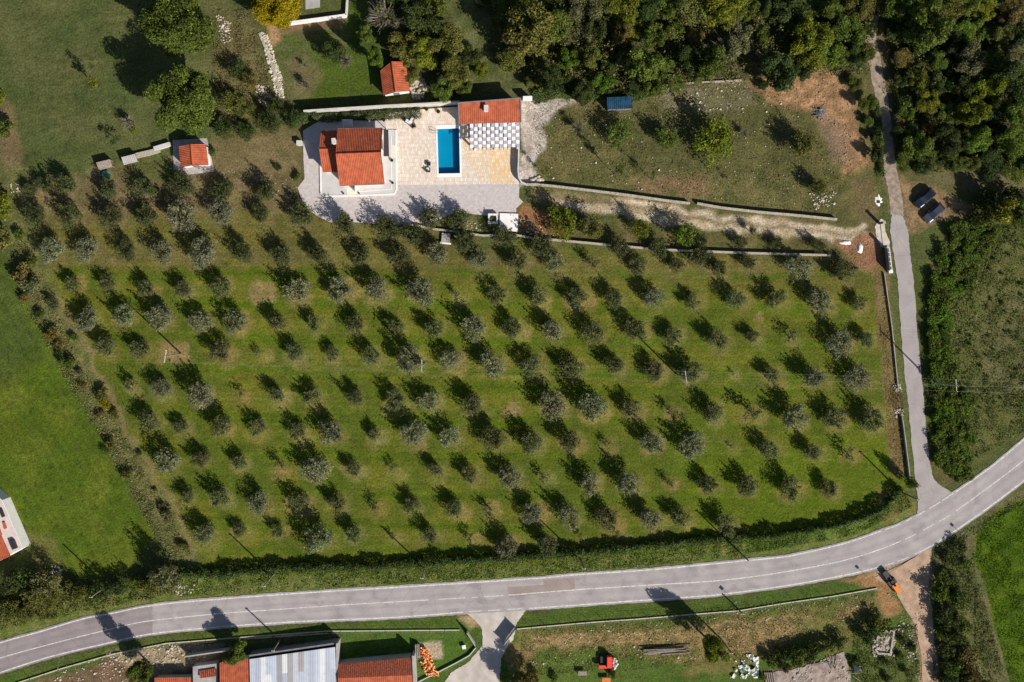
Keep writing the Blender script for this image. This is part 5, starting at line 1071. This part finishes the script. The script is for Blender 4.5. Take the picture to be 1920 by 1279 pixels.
for k, nm in enumerate(('lower', 'middle', 'upper')):
    m = MB(); ch_ = [t1[k], t2[k], t3[k], t4[k], t4[k]+(t4[k]-t3[k])]
    pts = []
    for a, b2 in zip(ch_[:-1], ch_[1:]):
        for i in range(12): t = i/12; p_ = a.lerp(b2, t); p_.z -= 4*t*(1-t)*.9; pts.append(p_)
    m.tube(pts, .009, 3).build('power_line', GREYM, label=f'{nm} one of the three wires crossing the grove', cat='power line')
pp = [(205-4, 1098, 'utility pole in the scrub below the lower left meadow'), (512, 1078, 'utility pole in the left half of the grove hedge'), (796, 1064, 'utility pole in the middle of the grove hedge'), (1088, 1047, 'utility pole at the grove hedge right of centre'), (1384, 1033, 'utility pole between hedge and road before the bend'), (1690, 923, 'utility pole beside the mouth of the side road')]
tp = [pole(x, y, 7.6, l, arm=0)[0] for (x, y, l) in pp]
pts = []
for a, b2 in zip(tp[:-1], tp[1:]):
    for i in range(10): t = i/10; p_ = a.lerp(b2, t); p_.z -= 4*t*(1-t)*.6; pts.append(p_)
MB().tube(pts+[tp[-1]], .012, 3).build('power_line', DARK, label='thin dark cable strung along the hedge poles', cat='power line')
pole(1352, 1198, 8.0, 'utility pole beside the tall round green tree', arm=0)
pole(1560, 1152, 0.1, 'x', arm=0) if False else None
pole(1716, 1150, 7.5, 'utility pole near the small orange tractor', arm=0) if False else None
a = G(1418, 1262, 0)
for (x, y, h, l) in ((525, 1200, 6.0, 'roof top pole with pale bracket above the metal roofed barn'), (1385, 1143, 3.0, 'thin fence pole on the low wall right of the tall tree')):
    pole(x, y, h, l, arm=0)
def signpost(px, py, l, h=2.2, s=.7):
    g = G(px, py, 0); r = thing('road_sign', (g.x, g.y, 0), l, 'road sign'); MB().tube([(g.x, g.y, -.05), (g.x, g.y, h)], .035, 6).build('post', GREYM, r)
    MB().box(g, s, .04, h-s, h, R_(45)).build('sign_plate', PALE, r)
signpost(1374, 1123, 'road sign on the lower roadside right of the tall tree', 2.4, .6); signpost(1620, 1076, 'small road sign where the dirt track meets the road', 1.6, .5); signpost(1798, 997, 'small road sign at the outer edge of the bend', 1.6, .5)

# ------------------------------------------------------------------ roadside fence walls
def fence(pts, label, step=2.8, h=1.6, wd=.17, base=.2):
    P = [G(p[0], p[1], 0) for p in pts]; c = P[len(P)//2]; r = thing('fence', (c.x, c.y, 0), label, 'fence')
    b_ = rim('plinth', pts, wd, base, mat('cream_plinth', C(196, 186, 160), .1), False, -.1, parent=r)
    cum = 0; m = MB(); k = 0
    for a, b2 in zip(P[:-1], P[1:]):
        L2 = (b2-a).length
        while cum < L2: p_ = a.lerp(b2, cum/L2); MB().tube([(p_.x, p_.y, base), (p_.x, p_.y, h)], .035, 5).build('post', DARK, r); cum += step
        cum -= L2
    for z in (.8, 1.15, h-.05): m.tube([(p_.x, p_.y, z) for p_ in P], .008, 3)
    m.build('wire', GREYM, r)
fence([(30, 1281), (120, 1252), (212, 1226), (312, 1206), (460, 1194), (560, 1187), (616, 1183), (740, 1182), (863, 1181)], 'low pale wall with wire fence left of the driveway')
fence([(969, 1179), (1103, 1167), (1200, 1160), (1306, 1151), (1384, 1145), (1469, 1131), (1560, 1118), (1644, 1103)], 'low pale wall with wire fence right of the driveway')
wall('garden_wall', [(892, 1214), (880, 1228), (855, 1242), (820, 1260), (790, 1275), (770, 1286)], .16, .4, PALE, 'thin curved garden wall around the lawn by the driveway')
# gates of the driveway
def leafgate(a, b2, l, h=1.8):
    A, B2 = G(*a, 0), G(*b2, 0); r = thing('driveway_gate', ((A.x+B2.x)/2, (A.y+B2.y)/2, 0), l, 'gate'); u = B2-A; an = math.atan2(u.y, u.x)
    MB().box((A+B2)/2, u.length, .08, .1, h, an).build('panel', PALE, r)
    for p_ in (A, B2): MB().box(p_, .2, .2, -.05, h+.1, an).build('post', GREYM, r)
leafgate((945.5, 1203), (966, 1176), 'right leaf of the solid driveway gate, standing open'); leafgate((876, 1182), (893, 1208), 'left leaf of the solid driveway gate, standing open')
g = G(870, 1214, .6); r = thing('white_box', (g.x, g.y, -.05), 'small white well box on the lawn near the driveway gate', 'box'); MB().box(g, .55, .6, -.05, .45, .2).build('body', PALE, r); MB().box(g, .7, .75, .45, .52, .2).build('lid', WHITE, r)

# ------------------------------------------------------------------ farm buildings along the bottom
def shed(name, tlp, trp, brp, blp, zt, zb, roofm, wallm, label, pitch=None, ins=.2, root=None, th=.1):
    A_, B2, C2, D2 = G(*tlp, zt), G(*trp, zt), G(*brp, zb), G(*blp, zb); c = (A_+C2)/2
    r = thing(name, (c.x, c.y, 0), label, 'building')
    if roofm: MB().slab(D2, C2, B2, A_, th, pitch).build('roof', roofm, r) if zb < zt else MB().slab(A_, B2, C2, D2, th, pitch).build('roof', roofm, r)
    cc_ = Vector((c.x, c.y, 0)); pts = [p_+(Vector((c.x-p_.x, c.y-p_.y, 0)).normalized()*ins) for p_ in (A_, B2, C2, D2)]
    MB().prism([(p_.x, p_.y) for p_ in pts], -.05, [zt-th-.06, zt-th-.06, zb-th-.06, zb-th-.06]).build('wall', wallm, r); return r, (A_, B2, C2, D2)
r, (A_, B2, C2, D2) = shed('barn', (468, 1236), (629.5, 1213), (629, 1320), (470, 1320), 2.7, 3.2, None, GREYM, 'long barn roofed in pale blue and white metal sheets')
cols_ = [(186, 192, 204), (176, 182, 194), (220, 220, 218), (186, 194, 206), (190, 198, 210), (158, 156, 156), (222, 222, 220), (164, 162, 158), (196, 196, 204), (164, 160, 154), (190, 196, 206), (176, 182, 194), (194, 200, 210), (222, 222, 222), (182, 188, 198), (194, 200, 210)]
mats_ = [mat('roof_sheet', C(*c_), .05, 1, .55) for c_ in cols_]; n = 16
for i in range(n):
    for (v0, v1) in ((0, .38+.05*(i % 3)), (.37+.05*(i % 3), 1)):
        def bb(u, v): return A_.lerp(B2, u).lerp(D2.lerp(C2, u), v)+Vector((0, 0, .05-.02*(v0 > 0)+.006*(i % 2)))
        if v0 > 0 and i % 3: mi = i
        else: mi = i if v0 == 0 else (i*5+3) % 16
        MB().slab(bb(i/n, v0), bb((i+1)/n+.004, v0), bb((i+1)/n+.004, v1), bb(i/n, v1), .04, .3, .012).build('roof_sheet', mats_[mi], r)
a, b2, c2_ = G(631.5, 1206, 2.8), G(631, 1320, 2.8), 0; rimm = MB(); rimm.prism([(a.x-.12, a.y), (a.x+.25, a.y), (b2.x+.25, b2.y), (b2.x-.12, b2.y)], -.05, 2.95); rimm.build('parapet', CONC, r)
a, b2 = G(467, 1231.5, 2.5), G(630, 1208, 2.5); rimm = MB(); rimm.prism([(a.x, a.y), (b2.x, b2.y), (b2.x, b2.y+.3), (a.x, a.y+.3)], -.05, 2.5); rimm.build('front_ledge', GREYM, r)
rt, _q4 = shed('farm_building', (412, 1243), (467, 1234.5), (468, 1330), (413, 1330), 2.5, 3.0, TERRA, WHITE, 'narrow building with bright orange ribbed roof at the bottom edge', .35)
r, (A_, B2, C2, D2) = shed('farm_building', (632.5, 1246), (771, 1233), (773, 1266), (634, 1272), 2.7, 3.5, TERRAOLD, CONC, 'building with weathered red tile roof between barn and firewood', .35)
e0, e1 = G(636, 1325, 2.7), G(775, 1320, 2.7); MB().slab(e0, e1, C2, D2, .1, .35).build('roof', TERRA, r)
a, b2 = G(774, 1229, 2.8), G(778.5, 1320, 2.8); rimm = MB(); rimm.prism([(a.x-.15, a.y), (a.x+.35, a.y), (b2.x+.35, b2.y), (b2.x-.15, b2.y)], -.05, 3.0); rimm.build('parapet', CONC, r)
r, (A_, B2, C2, D2) = shed('ruined_outbuilding', (360, 1249), (407, 1243), (408, 1330), (361, 1330), 2.0, 2.0, None, CONC, 'roofless grey outbuilding with remnants of broken orange tiles')
a = G(374, 1258, 2.1); b2 = G(405, 1253, 2.1); c2_ = G(406, 1268, 2.3); d2_ = G(375, 1272, 2.3); MB().slab(a, b2, c2_, d2_, .08, .35, .05).build('broken_roof', TERRAOLD, r)
shed('farm_building', (290, 1271), (358, 1270), (360, 1330), (288, 1330), 1.9, 2.3, TERRA, CONC, 'low orange roof just showing at the bottom left edge', .35)
m = MB(); a = G(357, 1222, .9); 
wall('yard_wall', [(352, 1226), (400, 1219), (452, 1212)], .25, 1.6, CONC, 'dark yard wall left of the barn')
# planks and wood beside the firewood
g = G(783, 1222, 1); r = thing('plank_stack', (g.x, g.y, 0), 'narrow upright plank stack beside the weathered red roof', 'planks')
for k in range(3): MB().box((g.x-.35+k*.3, g.y), .2, 2.6, 0, 1.0-.15*k, R_(2)).build('plank', WOOD, r)
# firewood pieces
FW = [mat('cut_wood', C(*c_), .25, 6, .9) for c_ in ((238, 150, 84), (246, 196, 140), (214, 112, 50))]
lm = []
for i in range(3):
    m = MB(); m.tube([(0, 0, -.2), (0, 0, .2)], [.12, .11], 7); me = bpy.data.meshes.new('firewood_log'); me.from_pydata([tuple(v) for v in m.v], [], m.f); me.materials.append(FW[i]); me.update(); lm.append(me)
fr2 = random.Random(3)
for i in range(230):
    t = fr2.random(); x = 792+t*24+fr2.uniform(-7, 7)*(1 if t > .35 else .75); y = 1213+t*54
    if t > .5 and fr2.random() < .3: x -= 10
    g = G(x, y, .3); o = bpy.data.objects.new('firewood_log', lm[i % 3]); COL.objects.link(o); o.location = (g.x, g.y, fr2.uniform(.1, .75)); o.rotation_euler = (fr2.uniform(0, 3), fr2.uniform(0, 3), fr2.uniform(0, 6))
    tag(o, 'short orange log in the firewood heap on the lawn', 'firewood', 'logs of the firewood heap')
# logs pile
r = random.Random(9)
for i in range(14):
    x0 = 1205+r.uniform(0, 40); x1 = x0+r.uniform(50, 75); yy = 1214+(i % 5)*2.6+r.uniform(-1, 1); a = G(x0, yy+2, 0); b2 = G(min(x1, 1312), yy-r.uniform(0, 4), 0); z = .15+.2*(i//5)
    MB().tube([(a.x, a.y, z), (b2.x, b2.y, z+.05)], [.13, .09], 6).build('timber_pole', WOOD, label=f'long grey pole, {nth(i)} laid in the timber stack left of the round tree', cat='timber', group='poles of the timber stack')
# red machine
g = G(1139, 1243, 1); r = thing('farm_trailer', (g.x, g.y, 0), 'small red farm machine with pale sacks on the grass', 'machine'); RED = mat('red_paint', C(226, 66, 46), .06, 3, .5)
MB().box((g.x+.35, g.y+.2), .9, 2.1, .5, 1.5).build('body', RED, r); MB().box((g.x-.85, g.y-.75), 1.6, .6, .5, 1.1).build('drawbar_box', RED, r); MB().box((g.x-.7, g.y+.35), 1.2, 1.5, .4, .75).build('deck', DARK, r)
for sx in (-.9, .3):
    for sy in (-1.0, 1.2): MB().tube([(g.x+sx, g.y+sy, .35), (g.x+sx+.2, g.y+sy, .35)], .35, 12).build('wheel', BLACKP, r)
g2 = G(1152, 1246, .3); m = MB()
for k in range(7):
    a = k*.9; q = random.uniform(.3, .8); cx_, cy_ = g2.x+math.cos(a)*q*.7, g2.y+math.sin(a)*q*1.6
    m.tube([(cx_-.3, cy_, .15), (cx_, cy_+.1, .45), (cx_+.35, cy_, .12)], [.2, .35, .12], 7)
m.build('sack_pile', PALE, label='pile of pale sacks against the red farm machine', cat='sacks')
for (x, y, l, mt_) in ((1092, 1263, 'small weathered table near the bottom edge left of the machine', WOOD), (1137, 1275, 'orange crate at the bottom edge under the red machine', mat('orange_crate', C(206, 120, 58), .2))):
    g = G(x, y, .7); r = thing('yard_table', (g.x, g.y, 0), l, 'table'); MB().box(g, 1.6, .8, .6, .7).build('tabletop', mt_, r)
    for sx in (-.6, .6):
        for sy in (-.3, .3): MB().box((g.x+sx, g.y+sy), .08, .08, -.05, .6).build('leg', WOOD, r)
# crumpled white sheet
g = G(1396, 1249, 0); n = 64; V = []; fs = []
for j in range(n):
    for i in range(n):
        x, y = (i/(n-1)-.5)*5.4, (j/(n-1)-.5)*4.6; V.append((x, y))
V = np.array(V); zz = .6*fbm(V[:, 0]+40, V[:, 1]+40, .5, 88, 3)**2*1.6+.02; kk = fbm(V[:, 0]+10, V[:, 1]+10, 1.1, 12, 3)+.16*np.hypot(V[:, 0]/2.7, V[:, 1]/2.3)
m = MB(); vs = [(g.x+a, g.y+b, z_) for (a, b), z_ in zip(V, zz)]; fs = [(j*n+i, j*n+i+1, j*n+n+i+1, j*n+n+i) for j in range(n-1) for i in range(n-1) if kk[j*n+i] < .67]
m.add(vs, fs).build('plastic_sheeting', mat('white_sheeting', C(215, 218, 205), .12, 3, .6), label='crumpled whitish plastic sheeting spread on the grass', cat='sheeting')
# ruin slab, timbers, stone pen, tractor
sheet('ruined_slab', [(1438, 1262), (1500, 1252), (1520, 1246), (1582, 1222), (1590, 1250), (1600, 1300), (1440, 1300)], .05, mat('broken_concrete', C(120, 106, 102), .3, .8, .95, .06, 5, col2=C(172, 156, 142)), jag=1.5, label='broken concrete floor slab of a ruin at the bottom edge', cat='slab')
for i, (x0, y0, x1, y1) in enumerate(((1550, 1232, 1560, 1256), (1555, 1230, 1568, 1256), (1562, 1233, 1560, 1252), (1522, 1248, 1556, 1241), (1570, 1230, 1566, 1254), (1598, 1266, 1612, 1276), (1590, 1262, 1608, 1262))):
    a, b2 = G(x0, y0, .2), G(x1, y1, .2); MB().tube([(a.x, a.y, .15+.04*i), (b2.x, b2.y, .2+.03*i)], .08, 5).build('timber_beam', WOOD, label='loose pale beam lying across the ruined slab', cat='timber', group='beams on the ruined slab')
g = G(1444, 1272, .4); r = thing('pallet', (g.x, g.y, 0), 'dark slatted pallet at the left end of the ruined slab', 'pallet')
for k in range(5): MB().box((g.x-.8+k*.4, g.y), .22, 2.2, .1, .25, R_(10)).build('slat', WOOD, r)
g = G(1606, 1254, .8); r = thing('wheelbarrow', (g.x, g.y, 0), 'dark blue wheelbarrow right of the ruined slab', 'wheelbarrow'); MB().prism([(g.x-.5, g.y-.35), (g.x+.5, g.y-.45), (g.x+.5, g.y+.45), (g.x-.5, g.y+.35)], .35, .75).build('tray', mat('navy_tray', C(40, 50, 80), .1), r)
MB().tube([(g.x-.75, g.y-.05, .2), (g.x-.75, g.y+.05, .2)], .2, 12).build('wheel', BLACKP, r)
for s_ in (-1, 1): MB().tube([(g.x-.7, g.y+.1*s_, .2), (g.x+1.0, g.y+.4*s_, .6)], .03, 5).build('handle', WHITE, r)
rim('ruined_pen', [(1640, 1216), (1645, 1224), (1668, 1225), (1675, 1182), (1648, 1181), (1643, 1200)], .4, .45, STONE, label='rubble walls of a small ruined stone pen', cat='ruin')
g = G(1677, 1097, 1.2); tr_ = thing('tractor', (g.x, g.y, 0), 'small orange and black tractor parked at the dirt track', 'tractor'); an = R_(-55); u = Vector((math.cos(an), math.sin(an), 0)); v = Vector((-u.y, u.x, 0))
ORG = mat('orange_paint', C(226, 128, 34), .05, 3, .4)
MB().box(g+u*.8, 1.9, .95, .6, 1.3, an).build('bonnet', ORG, tr_); MB().box(g-u*.3, 1.2, .7, .5, .9, an).build('chassis', DARK, tr_); MB().box(g-u*.7, .5, .5, .9, 1.3, an).build('seat', BLACKP, tr_)
MB().tube([g+u*.15+Vector((0, 0, .1)), g+u*.0+Vector((0, 0, .35))], .2, 8).build('steering_wheel', BLACKP, tr_)
for s_ in (-1, 1):
    a = g-u*.7+v*s_*.5; MB().tube([(a.x, a.y, .6), (a.x+v.x*s_*.32, a.y+v.y*s_*.32, .6)], .62, 16).build('rear_wheel', BLACKP, tr_); MB().box(g-u*.7+v*s_*.62, 1.0, .3, 1.24, 1.3, an).build('mudguard', DARK, tr_)
    a = g+u*1.3+v*s_*.42; MB().tube([(a.x, a.y, .38), (a.x+v.x*s_*.22, a.y+v.y*s_*.22, .38)], .38, 14).build('front_wheel', BLACKP, tr_)
MB().box(g-u*2.2, 1.6, 1.1, .35, .8, an).build('rear_implement', DARK, tr_)
# building at left edge
pts = [(-40, 900), (4, 938), (43, 1028), (28, 1037), (4, 1050), (-40, 1068)]; W_ = [G(*p_, 3.0) for p_ in pts]
r = thing('farmhouse', (W_[2].x-4, W_[2].y, 0), 'farmhouse with pale roof terrace and orange roofs at the left edge', 'house')
MB().prism([(p_.x, p_.y) for p_ in W_], -.05, 3.0).build('wall', WHITE, r)
MB().prism([(p_.x, p_.y) for p_ in [G(*q, 3.02) for q in ((-40, 901), (3.5, 939), (42.3, 1028), (28, 1035), (4, 1048), (-40, 1065))]], 3.0, 3.05).build('terrace', mat('terrace_tile', C(206, 190, 182), .08), r)
for pl, z0 in (([(-30, 972), (4, 1008), (20, 1043), (-20, 1060)], 3.4), ([(-30, 1000-40), (-1, 990), (4, 1003), (-30, 1010)], 3.7), ([(5, 980), (9, 979), (13, 990), (8, 993)], 3.3)):
    q4 = [G(*q, z0) for q in pl]; MB().slab(q4[3], q4[2], q4[1]+Vector((0, 0, .0)), q4[0], .12, .35 if len(pl) == 4 and z0 > 3.35 else None).build('roof', TERRA, r)
g = G(24, 1022, 3.6); MB().box(g, .9, 1.6, 3.05, 3.6, R_(20)).build('skylight', DARK, r); g = G(3, 962, 3.3); MB().box(g, .6, 1.6, 3.05, 3.3, R_(20)).build('skylight', DARK, r)
# planters and lamps
for (x, y, s, l) in ((735, 301.5, .3, 'potted plant at the right corner of the villa walk'), (736.5, 343.5, .24, 'small pot at the lower right of the villa walk'), (644.5, 363, .18, 'small pot left of the villa front step'), (673.5, 362.5, .18, 'small pot right of the villa front step'), (720, 226, .3, 'long dark planter between hedge and villa'), (800, 206, .3, 'small plant on the terrace near the garden wall'), (822, 210, .36, 'dark potted plant by the garden wall left of the pool house'), (676, 416, .2, 'small dark pot on the lower edge of the drive')):
    planter(x, y, s, l)

g = G(1537, 212, 0); r = thing('brushwood_pile', (g.x, g.y, 0), 'small pile of grey branches and rubble on the edge of the orange soil', 'brushwood'); m = MB()
bw = random.Random(4)
for k in range(26):
    a = bw.uniform(0, 6.28); x, y = g.x+bw.uniform(-.8, .8), g.y+bw.uniform(-.7, .7); m.tube([(x-math.cos(a)*.7, y-math.sin(a)*.7, bw.uniform(.02, .3)), (x+math.cos(a)*.7, y+math.sin(a)*.7, bw.uniform(.1, .6))], .045, 4)
m.build('branches', GREYM, r); MB().box((g.x+.2, g.y+.5), .9, .35, -.02, .4, .2).build('block', CONC, r)
